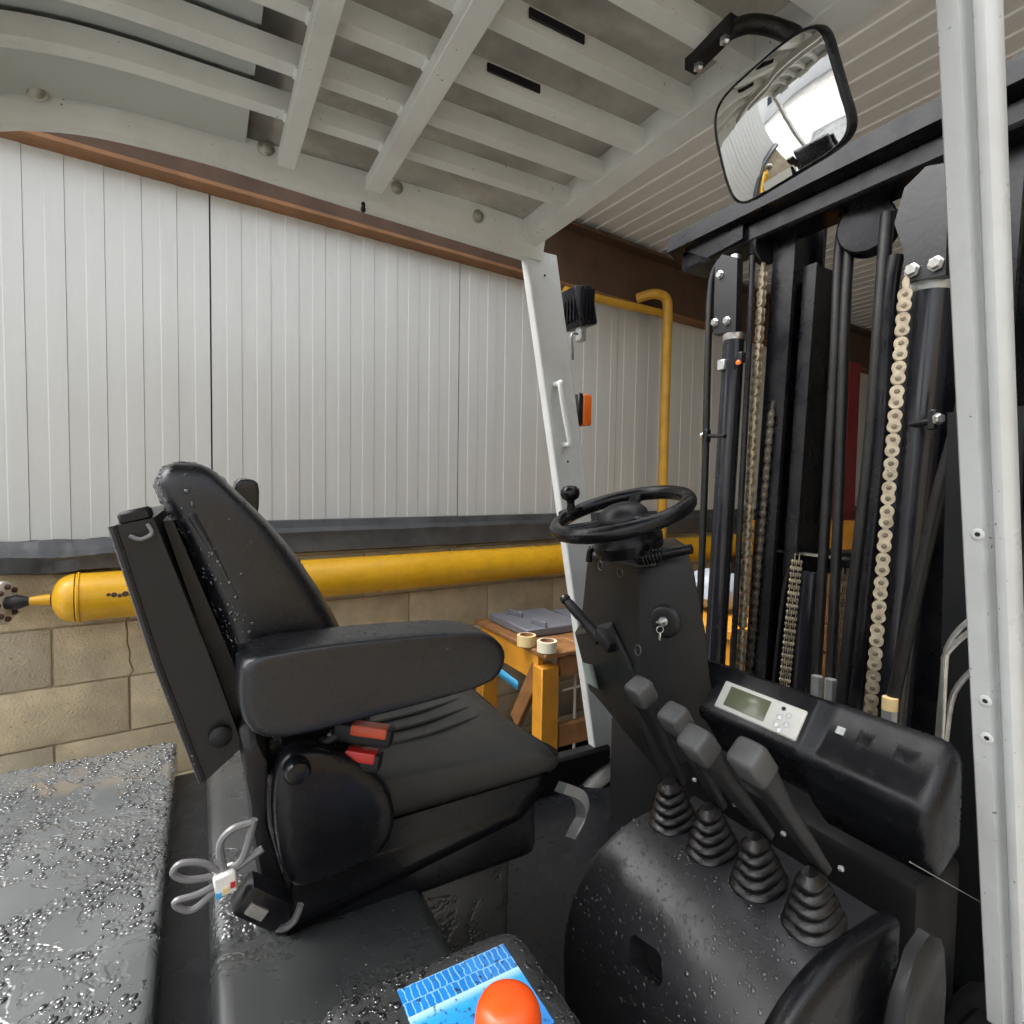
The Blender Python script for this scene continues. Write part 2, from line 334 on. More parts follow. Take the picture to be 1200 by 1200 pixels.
def drops(src_objs, n, rmin, rmax, keep, name, parent, seed=3, flat=.55):
    """rain beads standing on the surface of the given objects, joined into one part"""
    rnd = random.Random(seed); dg = bpy.context.evaluated_depsgraph_get(); tris = []
    for o in src_objs:
        ev = o.evaluated_get(dg); me = ev.to_mesh(); me.calc_loop_triangles(); mw = o.matrix_world
        for t in me.loop_triangles:
            a, b, c = (mw @ me.vertices[i].co for i in t.vertices); nn = (b - a).cross(c - a); ar = nn.length / 2
            if ar > 1e-9: tris.append((a, b, c, nn.normalized(), ar))
        ev.to_mesh_clear()
    cum = []; s = 0
    for t in tris: s += t[4]; cum.append(s)
    import bisect
    tmpl = bmesh.new(); bmesh.ops.create_icosphere(tmpl, subdivisions=2, radius=1)
    tv = [v.co.copy() for v in tmpl.verts]; tf = [[v.index for v in f.verts] for f in tmpl.faces]; tmpl.free()
    V = []; Fc = []; k = 0; tries = 0
    while k < n and tries < n * 60:
        tries += 1
        a, b, c, nn, _ = tris[min(bisect.bisect(cum, rnd.random() * s), len(tris) - 1)]
        u, v = rnd.random(), rnd.random()
        if u + v > 1: u, v = 1 - u, 1 - v
        p = a + (b - a) * u + (c - a) * v; w = keep(p, nn)
        if rnd.random() > w: continue
        r = rmin + (rmax - rmin) * rnd.random() ** 2.6; R = rot_to(nn); base = len(V)
        ex = 1 + .5 * rnd.random()
        for q in tv: V.append(p + R @ Vector((q.x * r * ex, q.y * r, q.z * r * flat + r * .1)))
        Fc += [[base + i for i in f] for f in tf]; k += 1
    me = bpy.data.meshes.new(name); me.from_pydata(V, [], Fc); me.materials.append(M['water'])
    for p in me.polygons: p.use_smooth = True
    o = link(name, me, parent); o['kind'] = 'stuff'; return o

# ------------------------------------------------------------------ setting: ground
g = B(); n = 1
g.loft([[Vector((-120, -120, 0)), Vector((-120, 120, 0))], [Vector((120, -120, 0)), Vector((120, 120, 0))]], closed=False)
tag(g.obj('ground', 'floor'), kind='structure')

# ------------------------------------------------------------------ panel wall
PW = 1.065                                          # panel width
def rib_profile(width, ribs, depth, lead=0):
    """(x, y) points across a micro-ribbed sheet: alternating low and high flats"""
    pts = []; p = width / ribs; e = .0016
    for i in range(ribs):
        x = i * p
        pts += [(x + .002 if i == 0 else x, 0), (x + p * .5 - e, 0), (x + p * .5 + e, depth), (x + p - e if i < ribs - 1 else width - .004, depth)]
        if i < ribs - 1: pts += [(x + p - e * .4, -.003), (x + p + e * .4, -.003)]
    return pts
def sheet_mesh(name, width, ribs, depth, length, m):
    """ribbed sheet lying in local x (across) and z (along), facing local -y, with folded edges"""
    b = B(); pr = rib_profile(width, ribs, depth)
    front = [(x, -y) for x, y in pr]
    loop = front + [(front[-1][0], .05), (front[0][0], .05)]
    b.loft([[Vector((x, y, 0)) for x, y in loop], [Vector((x, y, length)) for x, y in loop]])
    return b.mesh(name, m, 20)
wall = thing('panel_wall', 'white micro-ribbed sandwich panel wall behind the forklift, standing on concrete blocks', 'wall', W(0, 0, 0))
back = B(); back.box(W(3.44, -.10, 2.1), (8.9, .05, 1.9), Matrix.Rotation(WROT, 3, 'Z'))
back.obj('backing_sheet', 'panelgap', wall)
pm_ = sheet_mesh('wall_panel', PW, 10, .0021, 1.70, 'panel')
for i in range(-1, 8):
    link('wall_panel', pm_, wall, loc=W(.012 + i * PW, 0, 1.18), rot=(0, 0, WROT))

# blocks: running bond, each block its own piece, with a stepped crack
bw = thing('block_wall', 'bare tan concrete block plinth below the white panels, cracked beside the yellow pipe', 'wall', W(0, .02, 0))
mo = B(); mo.box(W(3.44, -.093, .6), (8.9, .2, 1.196), Matrix.Rotation(WROT, 3, 'Z')); mo.obj('mortar_core', 'mortar', bw)
BL, BH = .43, .2
def block(s0, s1, z0, z1, m, jag=0):
    b = B(); g_ = .003; d = .014 + random.uniform(-.0025, .0035)
    b.hull8([W(s0 + g_, -.03, z0 + g_), W(s1 - g_, -.03, z0 + g_), W(s1 - g_, d, z0 + g_), W(s0 + g_, d, z0 + g_),
             W(s0 + g_ + jag, -.03, z1 - g_), W(s1 - g_ + jag, -.03, z1 - g_), W(s1 - g_ + jag, d, z1 - g_), W(s0 + g_ + jag, d, z1 - g_)], bevel=.004, seg=2)
    for v in b.bm.verts: v.co += WO * (noise.noise(v.co * 30) * .0025) + WS * noise.noise(v.co * 21) * .002
    b.obj('concrete_block', m, bw)
def cracked(s0, s1, z0, m):
    zig = [(-.258, .003), (-.246, .016), (-.252, .035), (-.258, .052), (-.2555, .09), (-.264, .12), (-.2615, .16), (-.266, .197)]
    for side in (0, 1):
        crack_ = [(s + (.0022 if side else -.0022), z0 + z) for s, z in zig]
        poly = ([(s0 + .003, z0 + .003)] + crack_ + [(s0 + .003, z0 + BH - .003)]) if side == 0 else (crack_[::-1] + [(s1 - .003, z0 + .003), (s1 - .003, z0 + BH - .003)])
        b = B(); b.loft([[W(s, -.03, z) for s, z in poly], [W(s, .015, z) for s, z in poly]]); b.obj('concrete_block', m, bw, 30)
for r in range(6):
    z0 = r * BH; off = -.47 if r % 2 == 0 else -.258
    for k in range(-4, 18):
        s0 = off + k * BL
        if s0 > 7.4 or s0 < -1.1: continue
        m = random.choice(['block', 'block', 'block2'])
        if r == 4 and k == 0:                        # the block the crack runs through
            cracked(s0, s0 + BL, z0, m)
        else: block(s0, s0 + BL, z0, z0 + BH, m)

# dark flashing along the foot of the panels (two lengths; the left one torn and crumpled)
def flashing(name, s0, s1, ztop, zbot, out, label, crumple, steps=90):
    b = B(); loops = []
    for i in range(steps + 1):
        s = s0 + (s1 - s0) * i / steps
        c = crumple(s); f = noise.noise(Vector((s * 6, 3, 1))) * .004
        zt = ztop(s) if callable(ztop) else ztop
        pr = [(.004, zt + .012), (.03 + c * .01, zt + .010 + f), (out - .02 + f, zt - .018), (out + f + c * .015, zt - .036 + f), (out - .004 + c * .01, (zt + zbot) / 2), (out + .004 - f, zbot + .008), (out - .012, zbot + f), (.012, zbot + .006)]
        lp = []
        for o_, z_ in pr:
            q = W(s, o_, z_); k_ = c * .02
            q += WO * (noise.noise(q * 11) * .7 + noise.noise(q * 40) * .3) * k_ + Vector((0, 0, (noise.noise(q * 9 + Vector((9, 0, 0))) * .5 + noise.noise(q * 45) * .25) * k_))
            lp.append(q)
        loops.append(lp)
    b.loft(loops); o = b.obj(name, 'bitumen', None, 30)
    return tag(o, label, 'flashing')
flashing('wall_flashing', -.26, 7.4, lambda s: 1.335 + .005 * s if s > -.2 else 1.30 + (s + .26) * .55, 1.212, .06, 'long straight dark grey flashing strip along the foot of the white panels', lambda s: .06 + .35 * max(0, 1 - abs(s + .25) * 9) + (.5 if .95 < s < 1.25 else 0) * .5)
flashing('wall_flashing', -1.05, -.262, lambda s: 1.285, 1.19, .078, 'crumpled torn end of dark grey flashing at the left, above the pipe cap', lambda s: .75 + .3 * noise.noise(Vector((s * 9, 0, 0))), 80)

# rusty beam over the panels
bm_ = thing('rusty_beam', 'long rust-brown steel I-beam along the top of the white panel wall', 'beam', W(0, .08, 2.57))
b = B(); b.box(W(3.42, .072, 2.722), (8.9, .012, .272), Matrix.Rotation(WROT, 3, 'Z')); b.obj('beam_web', 'rust', bm_)
b = B(); b.box(W(3.42, .040, 2.578), (8.9, .085, .016), Matrix.Rotation(WROT, 3, 'Z'), .002, 1); b.obj('lower_flange', 'rustlit', bm_)
b = B(); b.box(W(3.42, .075, 2.867), (8.9, .15, .016), Matrix.Rotation(WROT, 3, 'Z'), .002, 1); b.obj('upper_flange', 'rust', bm_)

# canopy roof: ribbed sheets running away from the wall, on two purlins
can = thing('canopy_roof', 'pale ribbed sheet canopy roof over the forklift mast', 'roof', W(4, 2, 2.9))
CS0, CSL = 1.4, 6.5
rs = B(); pr = rib_profile(1.0, 10, .006)
lp = [(x, -y) for x, y in pr] + [(pr[-1][0], .04), (pr[0][0], .04)]
rs.loft([[Vector((x, yy, -y)) for x, y in [(x, -y) for x, y in lp]] for yy in (0, -CSL)])
rsm = rs.mesh('roof_sheet', 'ceil', 20)
for i in range(9):
    o = link('roof_sheet', rsm, can, loc=W(CS0 + i * 1.0, -.1, 2.90), rot=(radians(-1.2), 0, WROT))
b = B(); b.box(W(CS0 + 4.5, 3.2, 3.05), (9.2, .08, .12), Matrix.Rotation(WROT, 3, 'Z')); b.obj('purlin', 'rust', can)
b = B(); b.box(W(CS0 + 4.5, 6.2, 3.1), (9.2, .1, .16), Matrix.Rotation(WROT, 3, 'Z')); b.obj('purlin', 'rust', can)
ow = thing('added_opposite_wall', 'unseen grey wall behind the photographer, added to darken reflections', 'wall', W(4, 5.2, 0))  # unseen wall, put in to keep the camera side dark in reflections
B().box(W(3.9, 5.3, 1.47), (10.5, .2, 2.94), Matrix.Rotation(WROT, 3, 'Z')).obj('rendered_face', 'mortar', ow)
B().box(W(3.9, 5.3, 2.955), (10.5, .26, .03), Matrix.Rotation(WROT, 3, 'Z')).obj('coping', 'ceil', ow)

# far end of the shed: dark partition, brown cross beam
fe = thing('end_partition', 'dim grey-white partition closing the far end of the shed behind the mast', 'wall', W(7.6, 2.5, 0))
b = B(); b.box(W(7.75, 3.0, 1.5), (.06, 6.0, 3.0), Matrix.Rotation(WROT, 3, 'Z')); b.obj('partition_sheet', 'ceil', fe)
b = B(); b.box(W(7.66, 3.0, 2.55), (.12, 6.0, .22), Matrix.Rotation(WROT, 3, 'Z')); b.obj('cross_beam', 'rust', fe)
b = B(); b.tube([W(6.9, .1, 2.5), W(5.6, 1.2, 2.88)], .03, 8); tag(b.obj('roof_brace', 'rust'), 'brown diagonal roof brace behind the mast hoses', 'brace')

# red column by the wall
rc = thing('red_column', 'dark red steel column against the wall, seen through the mast', 'column', W(4.4, .2, 0))
b = B(); b.box(W(4.4, .14, 1.25), (.17, .012, 2.5), Matrix.Rotation(WROT, 3, 'Z')); b.obj('flange', 'redcol', rc)
b = B(); b.box(W(4.4, .30, 1.25), (.17, .012, 2.5), Matrix.Rotation(WROT, 3, 'Z')); b.obj('flange', 'redcol', rc)
b = B(); b.box(W(4.4, .22, 1.25), (.012, .148, 2.5), Matrix.Rotation(WROT, 3, 'Z')); b.obj('web', 'redcol', rc)

# fat yellow pipe with domed end and valve flange
yp = thing('gas_header_pipe', 'fat yellow pipe with domed end running along the block wall', 'pipe', W(0, .12, 1.03))
PO, PZ, PR = .105, 1.113, .079
b = B(); b.lathe([(.0, -.518), (.0125, -.517), (.0165, -.49), (.0185, -.463)], W(0, PO, PZ), WS, 20); b.obj('nozzle', 'yellow', yp)
b = B(); dome = [(PR * sin(a) ** .8 if a else .012, -.460 + .06 * (1 - cos(a))) for a in [i * pi / 2 / 9 for i in range(10)]]
b.lathe(dome, W(0, PO, PZ), WS, 32); b.obj('domed_end', 'yellow', yp)
b = B(); b.lathe([(PR, -.397), (PR + .0035, -.394), (PR + .0035, -.388), (PR, -.385)], W(0, PO, PZ), WS, 32); b.obj('weld_ring', 'yellow', yp)
b = B(); b.lathe([(PR, -.385), (PR, 3.3)], W(0, PO, PZ), WS, 36); b.obj('pipe_body', 'yellow', yp)
for i, (ds, dz, r) in enumerate([(-.18, .0, .009), (-.165, -.004, .007), (-.15, .0, .010), (-.135, -.003, .006), (-.115, .001, .007), (-.195, .002, .006)]):
    b = B(); p = W(ds - .115, PO + (PR + .0004), PZ + dz + .012); b.lathe([(r, -.002), (r * .8, .0008)], p, WO, 9); b.obj('rust_spot', 'rust', yp)
vf = thing('valve_flange', 'pale bolted valve flange at the left end of the fat yellow pipe', 'valve', W(-.55, PO, PZ))
b = B(); b.lathe([(.03, -.03), (.064, -.03), (.067, -.024), (.067, .002), (.064, .004), (.02, .004), (.001, .0041)], W(-.573, PO, PZ), WS + WO * .35, 32); b.obj('flange_disc', 'whiteplastic', vf)
b = B(); b.tube([W(-.60, PO, PZ), W(-.552, PO, PZ)], [.014, .022], 14); b.lathe([(.022, -.555), (.024, -.545), (.018, -.528), (.012, -.512)], W(0, PO, PZ), WS, 14); b.obj('valve_body', 'dark', vf)
ax = (WS + WO * .35).normalized(); u = ax.orthogonal().normalized(); v = ax.cross(u)
for k in range(8):
    a = k * pi / 4; b = B(); b.lathe([(.009, 0), (.009, .008), (.005, .012)], W(-.573, PO, PZ) + ax * .003 + (u * cos(a) + v * sin(a)) * .05, ax, 6); b.obj('flange_bolt', 'rust', vf)

# thin yellow gas pipe: along the beam, hooked and down the wall
tp = thing('gas_riser_pipe', 'thin yellow pipe hooked over the beam and dropping down the wall', 'pipe', W(2.6, .2, 1.2))
b = B(); b.tube([W(2.19, .10, 2.60), W(2.24, .18, 2.615), W(2.32, .20, 2.60), W(2.34, .20, 2.52), W(2.34, .20, 2.35), W(2.34, .20, 1.9), W(2.34, .20, 1.0)], .028, 14, smooth=5); b.obj('drop_pipe', 'yellow2', tp)
b = B(); b.tube([W(1.60, .16, 2.505), W(2.0, .16, 2.515), W(2.36, .16, 2.53)], .022, 12); b.obj('cross_pipe', 'yellow2', tp)

# ------------------------------------------------------------------ workbench beside the forklift
bn = thing('workbench', 'orange painted wooden workbench with grey steel top plates, left of the forklift', 'workbench', (1.5, 2.05, 0))
BX, BY, BZ = 1.13, 1.76, .845
def plank(name, c, size, m, rot=None): b = B(); b.box(c, size, rot, .004, 1); return b.obj(name, m, bn)
for y in (BY + .035, 2.3):
    for x in (BX + .04, BX + .95): plank('leg', (x, y, BZ / 2 - .02), (.08, .07, BZ - .04), 'orangewood')
plank('end_apron', (BX + .022, 2.06, BZ - .055), (.03, .51, .108), 'orangewood')
plank('side_apron', (BX + .53, BY + .022, BZ - .045), (.88, .03, .085), 'brownwood')
plank('side_rail', (BX + .53, BY + .022, .52), (.88, .03, .09), 'brownwood')
plank('brace', (BX + .02, 1.90, BZ - .19), (.028, .07, .33), 'brownwood', Matrix.Rotation(radians(32), 3, 'X'))
for i in range(5): plank('top_plank', (BX + .10 + i * .205, 2.05, BZ + .01), (.2, .62, .02), 'brownwood')
tray = [((1.33, 2.13, BZ + .04), (.30, .34)), ((1.64, 2.02, BZ + .037), (.28, .46)), ((1.93, 2.05, BZ + .042), (.26, .46))]
for i, (c, sz) in enumerate(tray):
    t_ = tag(B().box(c, (*sz, .034), None, .004, 1).obj('steel_plate', 'traygrey'), ['grey steel plate at the near end of the workbench, behind the tape rolls', 'grey steel plate in the middle of the workbench top', 'grey steel plate at the far right end of the workbench, by the pillar'][i], 'plate', 'steel plates on the workbench')
    for dy in (-.12, .08): B().box((c[0] - .06, c[1] + dy, c[2] + .028), (.012, .10, .022), Matrix.Rotation(radians(8 + 20 * i), 3, 'Z'), .002, 1).obj('lug', 'traygrey', t_)
for q, m, lb in (((617, 750), 'tape', 'yellow masking tape roll on the workbench corner'), ((641, 757), 'tape2', 'paler cream tape roll nearest the bench corner')):
    p = at(*q, Z=BZ + .021 + .022); c = Vector((p.x, p.y, BZ + .021))
    rt = thing('tape_roll', lb, 'tape', c, 'tape rolls')
    B().lathe([(.028, .002), (.0385, .002), (.0385, .043), (.028, .043), (.028, .002)], c, (0, 0, 1), 28, False).obj('tape_winding', m, rt)
    B().lathe([(.0255, 0), (.0278, 0), (.0278, .0445), (.0255, .0445), (.0255, 0)], c, (0, 0, 1), 28, False).obj('cardboard_core', 'cardboard', rt)
b = B(); b.loft([[Vector((BX - .004, y, BZ - .135 - .012 * i + zz)) + Vector((-.008 * math.sin(i), 0, 0)) for zz in (0, .038)] for i, y in enumerate([2.42, 2.3, 2.18, 2.06, 1.94])], closed=False)
o = b.obj('blue_strap', 'blue'); sm = o.modifiers.new('thick', 'SOLIDIFY'); sm.thickness = .004
tag(o, 'light blue strap stretched along the end of the orange workbench', 'strap')
rk = thing('wire_rack', 'thin white wire rack standing under the workbench', 'rack', (1.4, 1.9, 0))
for x in (1.36, 1.62): B().tube([(x, 1.86, 0), (x, 1.86, .82)], .006, 8).obj('upright', 'whiteplastic', rk)
for z in (.2, .66): B().tube([(1.3, 1.86, z), (1.75, 1.86, z + .03)], .005, 8).obj('cross_wire', 'whiteplastic', rk)
# black low boxes below the bench so the gap reads as clutter
for x, sz, lb in ((1.45, (.3, .3, .3), 'black plastic crate on the floor under the workbench end'), (1.9, (.34, .34, .36), 'black plastic crate on the floor under the workbench, further right')):
    cr = thing('plastic_crate', lb, 'crate', (x, 2.08, 0), 'crates under the bench')
    B().box((x, 2.08, .02), (sz[0], sz[1], .03)).obj('crate_floor', 'plastic', cr)
    for dx, dy, a, c_ in ((-sz[0] / 2, 0, .012, sz[1]), (sz[0] / 2, 0, .012, sz[1]), (0, -sz[1] / 2, sz[0] - .014, .012), (0, sz[1] / 2, sz[0] - .014, .012)):
        B().box((x + dx, 2.08 + dy, sz[2] / 2 + .02), (a, c_, sz[2])).obj('crate_side', 'plastic', cr)

# ------------------------------------------------------------------ stock beyond the mast
def crate(cx, cy, z0, sx, sy, sz, m, label, group='wooden crates behind the mast'):
    c = thing('wooden_crate', label, 'crate', (cx, cy, z0), group)
    for k in range(3):
        zz = z0 + sz * (k + .5) / 3
        for dy in (-sy / 2, sy / 2): B().box((cx, cy + dy, zz), (sx, .018, sz / 3 - .012), None, .003, 1).obj('slat', m, c)
        for dx in (-sx / 2 + .009, sx / 2 - .009): B().box((cx + dx, cy, zz), (.018, sy - .02, sz / 3 - .012), None, .003, 1).obj('slat', m, c)
    for dx in (-1, 1):
        for dy in (-1, 1): B().box((cx + dx * (sx / 2 - .04), cy + dy * (sy / 2 - .03), z0 + sz / 2), (.045, .04, sz - .004)).obj('corner_post', m, c)
    B().box((cx, cy, z0 + .01), (sx - .04, sy - .04, .016)).obj('base_board', m, c)
crate(3.55, 2.15, 0, .8, .6, .56, 'brownwood', 'brown wooden crate on the floor behind the mast, bottom of the stack')
crate(3.55, 2.15, .565, .8, .6, .5, 'brownwood', 'brown wooden crate in the middle of the stack behind the mast')
crate(3.5, 2.15, 1.07, .7, .5, .24, 'orangewood', 'orange wooden crate on top of the stack seen between the mast hoses')
crate(4.6, 2.2, 0, .9, .7, .7, 'brownwood', 'brown wooden crate on the floor further back behind the mast chain')
crate(4.6, 2.2, .705, .8, .6, .58, 'cardboard', 'pinkish brown crate on top of the further stack behind the mast hoses')
# pale bag on the crate to the right of the steering column
b = B(); c = at(820, 690, X=2.0)
bgx = thing('packing_table', 'orange wooden packing table beyond the steering column', 'table', (c.x, c.y, 0))
B().box((c.x + .1, c.y, c.z - .13), (.5, .6, .04), None, .004, 1).obj('table_top', 'orangewood', bgx)
for dx in (-.1, .3):
    for dy in (-.25, .25): B().box((c.x + dx, c.y + dy, (c.z - .155) / 2), (.06, .06, c.z - .155)).obj('leg', 'orangewood', bgx)
b = B(); bmesh.ops.create_icosphere(b.bm, subdivisions=3, radius=1)
for v in b.bm.verts:
    p = v.co.copy(); v.co = Vector((p.x * .11, p.y * .13, max(p.z, -.75) * .10)) * (1 + .25 * noise.noise(p * 2.2)) + Vector((c.x + .1, c.y, c.z - .01))
tag(b.obj('plastic_bag', 'bluewhite'), 'pale blue plastic bag on the table right of the steering column', 'bag')

# ------------------------------------------------------------------ yard behind (seen in the mirror)
yb = thing('yard_building', 'white yard building with a yellow band, behind the forklift, seen in the mirror', 'building', (-16, 3, 0))
B().box((-17, 6, 2.6), (4, 22, 5.2)).obj('building_wall', 'buildwhite', yb)
B().box((-14.95, 6, 4.4), (.08, 22, .7)).obj('yellow_band', 'far_yellow', yb)
for k in range(5):
    w_ = B().box((-14.98, -1 + k * 3.5, 2.4), (.05, 1.5, 1.3)).obj('window', 'glass', yb)
    B().box((-14.93, -1 + k * 3.5, 1.7), (.12, 1.7, .08)).obj('sill', 'buildwhite', w_)

# ------------------------------------------------------------------ forklift
FL = thing('forklift', 'white and black counterbalance forklift with open cab, wet black seat and twin-chain mast', 'forklift', (.3, .9, 0))
V3 = Vector
def sup(n, e):                                       # superellipse unit loop
    return [(math.copysign(abs(cos(a)) ** e, cos(a)), math.copysign(abs(sin(a)) ** e, sin(a))) for a in [2 * pi * (i + .5) / n for i in range(n)]]
def lerp(tab, x):
    if x <= tab[0][0]: return tab[0][1]
    for (a, b), (c, d) in zip(tab, tab[1:]):
        if x <= c: return b + (d - b) * (x - a) / (c - a)
    return tab[-1][1]
ZL = [(-.6, 2.0), (-.47, 2.09), (-.36, 2.15), (-.25, 2.188), (-.15, 2.198), (.03, 2.2), (.3, 2.184), (.83, 2.158)]
DROP = [(-.6, -.2), (-.47, -.115), (-.36, -.05), (-.25, -.015), (-.12, 0), (.9, 0)]
def zl(x):                                           # smoothed
    return sum(lerp(ZL, x + k * .03) for k in (-2, -1, 0, 1, 2)) / 5
def dp(x): return sum(lerp(DROP, x + k * .03) for k in (-2, -1, 0, 1, 2)) / 5
XS = [-.48 + i * .03 for i in range(51)]
XS = [x for x in XS if x < .79] + [.80]

# chassis
hood = B().box((-.70, .9, .57), (1.30, 1.04, .71), None, .014, 3).obj('engine_hood', 'hood', FL)
B().box((-.015, .9, .53), (.09, .96, .665), None, .006, 1).obj('hood_seam_channel', 'plastic', FL)
B().box((.22, 1.08, .60), (.43, .66, .655), None, .025, 4).obj('seat_platform', 'platform', FL)
B().box((.140, .595, .60), (.268, .33, .65), None, .022, 4).obj('platform_step', 'platform', FL)
B().box((.72, .9, .50), (.9, 1.0, .10), None, .01, 1).obj('cab_floor', 'plastic', FL)
B().box((.72, .385, .45), (.92, .05, .32), None, .01, 1).obj('side_sill', 'black', FL)
B().box((.72, 1.425, .47), (.92, .05, .36), None, .01, 1).obj('side_sill', 'black', FL)
B().box((1.11, .84, .60), (.16, .80, .5), None, .02, 2).obj('front_bulkhead', 'black', FL)
fender = B().box((.195, .40, .78), (.225, .25, .48), None, .034, 5).obj('fender_box', 'hooddry', FL)
for x, y in ((-.95, .45), (-.95, 1.35), (1.22, .36), (1.22, 1.44)):
    r = .30 if x > 0 else .26; sy = -1 if y < .9 else 1
    w = B().lathe([(r * .6, -.09), (r * .93, -.09), (r, -.06), (r, .06), (r * .93, .09), (r * .6, .09)], (x, y, r), (0, 1, 0), 40).obj('wheel', 'hose', FL)
    B().lathe([(r * .6, .07), (r * .5, .093), (.08, .094), (.07, .10), (0.001, .10)], (x, y, r), (0, sy, 0), 32).obj('rim', 'guard', w)

# blue label and orange cap on the fender box
lm = bpy.data.meshes.new('blue_label')
lx0, lx1, ly0, ly1, lz = .158, .272, .392, .489, 1.0215
lm.from_pydata([(lx0, ly0, lz), (lx1, ly0, lz), (lx1, ly1, lz), (lx0, ly1, lz)], [], [(0, 1, 2, 3)])
uvl = lm.uv_layers.new(name='UVMap')
for i, c in enumerate([(0, 0), (1, 0), (1, 1), (0, 1)]): uvl.data[i].uv = c
lm.materials.append(M['label'])
lo = link('blue_label', lm, FL); lo.modifiers.new('thick', 'SOLIDIFY').thickness = .0008
tag(lo, 'blue printed label on the fender box')
kb = V3((.2125, .372, 1.008))
B().lathe([(.0265, 0), (.0274, .03), (.0274, .0565), (.0270, .064), (.0258, .070), (.0232, .0752), (.0185, .0790), (.011, .0812), (.0003, .082)], kb, (0, 0, 1), 40).obj('orange_cap', 'redknob', FL)

# overhead guard ------------------------------------------------
def rail(sgn):
    ym = lambda y: y if sgn > 0 else 1.8 - y
    loops = []
    for x in XS + [.835, .875]:
        z = zl(x)
        loops.append([V3((x, ym(y), z + dz)) for y, dz in ((1.436, .002), (1.428, -.001), (1.406, .002), (1.401, .012), (1.398, .020), (1.378, .088), (1.385, .098), (1.436, .104))])
    B().loft(loops).obj('side_rail', 'guard', FL, 30)
rail(1); rail(-1)
SY = [1.171 - i * .131 for i in range(6)]
SZ0, SHT, SWD = 2.2, .036, .031
for y in SY:
    B().loft([[V3((x, y + a, SZ0 + dp(x) + c)) for a, c in ((-SWD / 2, 0), (SWD / 2, 0), (SWD / 2, SHT), (-SWD / 2, SHT))] for x in XS]).obj('roof_slat', 'guard', FL, 30)
# ribbed sheet on top (brown with dirt) and painted rear plates between the slats
B().loft([[V3((.09, .40, 2.256)), V3((.09, 1.40, 2.256)), V3((.09, 1.40, 2.262)), V3((.09, .40, 2.262))], [V3((.83, .40, 2.256)), V3((.83, 1.40, 2.256)), V3((.83, 1.40, 2.262)), V3((.83, .40, 2.262))]]).obj('roof_sheet', 'roofdirt', FL)
B().loft([[V3((x, .40, 2.262 + dp(x))), V3((x, 1.40, 2.262 + dp(x))), V3((x, 1.40, 2.268 + dp(x))), V3((x, .40, 2.268 + dp(x)))] for x in XS if x < .07] + [[V3((.14, y, z)) for y, z in ((.40, 2.2625), (1.40, 2.2625), (1.40, 2.268), (.40, 2.268))]]).obj('rear_light_block', 'rearplate', FL, 30)  # extra top plate, added to stop sky light leaking through the gaps
edges = [1.385] + [y for y in SY] + [.415]
for a, b_ in zip(edges, edges[1:]):
    y1 = a - (.017 if a in SY else 0); y0 = b_ + (.017 if b_ in SY else 0)
    B().loft([[V3((x, y0, 2.243 + dp(x))), V3((x, y1, 2.243 + dp(x))), V3((x, y1, 2.249 + dp(x))), V3((x, y0, 2.249 + dp(x)))] for x in XS if x < .09] + [[V3((.092, y0, 2.243)), V3((.092, y1, 2.243)), V3((.092, y1, 2.249)), V3((.092, y0, 2.249))]]).obj('rear_plate', 'rearplate', FL, 30)
for x, w in ((.165, .034), (.353, .040)):
    b = B().box((x, .86, 2.184), (w, .88, .028), None, .0012, 1).obj('cross_bar', 'guard', FL)
    for y in SY:
        for s_ in (-1, 1): B().tube([(x + s_ * w / 2, y - .014, 2.1995), (x + s_ * w / 2, y + .014, 2.1995)], .0045, 8).obj('weld_bead', 'guard', b)
b = B(); b.prism([V3((.806, .36, z)) if False else V3((x, .36, z)) for x, z in ((.797, 2.196), (.848, 2.190), (.852, 2.25), (.797, 2.25))], (0, 1.10, 0)); b.obj('front_bar', 'guard', FL)
b = B().box((-.47, .9, 2.10), (.06, 1.04, .06), None, .01, 2).obj('rear_bar', 'guard', FL)
for y in (.39, 1.41): B().loft([[V3((x + a, y + c, z)) for a, c in ((-.03, -.025), (.03, -.025), (.03, .025), (-.03, .025))] for x, z in ((-.80, .85), (-.62, 1.80), (-.53, 2.02), (-.47, 2.09))]).obj('rear_pillar', 'guard', FL, 30)
for q in ((312, 173), (465, 219), (560, 253), (42, 103)):
    p = at(*q, Y=1.386 if q[0] > 100 else 1.372); B().lathe([(.019, 0), (.019, .003), (.0145, .004), (.0150, .010), (.011, .014), (.004, .0155)], p + V3((0, .005, 0)), (0, -.9, -.35), 18).obj('rail_bolt', 'bolt', FL)
p = at(425, 235, Y=1.41); B().tube([p + V3((0, 0, .02)), p + V3((0, -.004, -.012)), p + V3((.004, .01, -.02))], .006, 8).obj('rail_clip', 'black', FL)
for a, c in (((620, 11), (685, 44)), ((571, 81), (633, 106))):
    y_ = SY[3] - .0185 if a[1] < 50 else SY[2] - .0185
    p0, p1 = at(*a, Y=y_), at(*c, Y=y_); pm = (p0 + p1) / 2
    B().box((pm.x, pm.y, 2.222), (abs(p1.x - p0.x), .004, .015), None, .001, 1).obj('rubber_strip', 'black', FL)

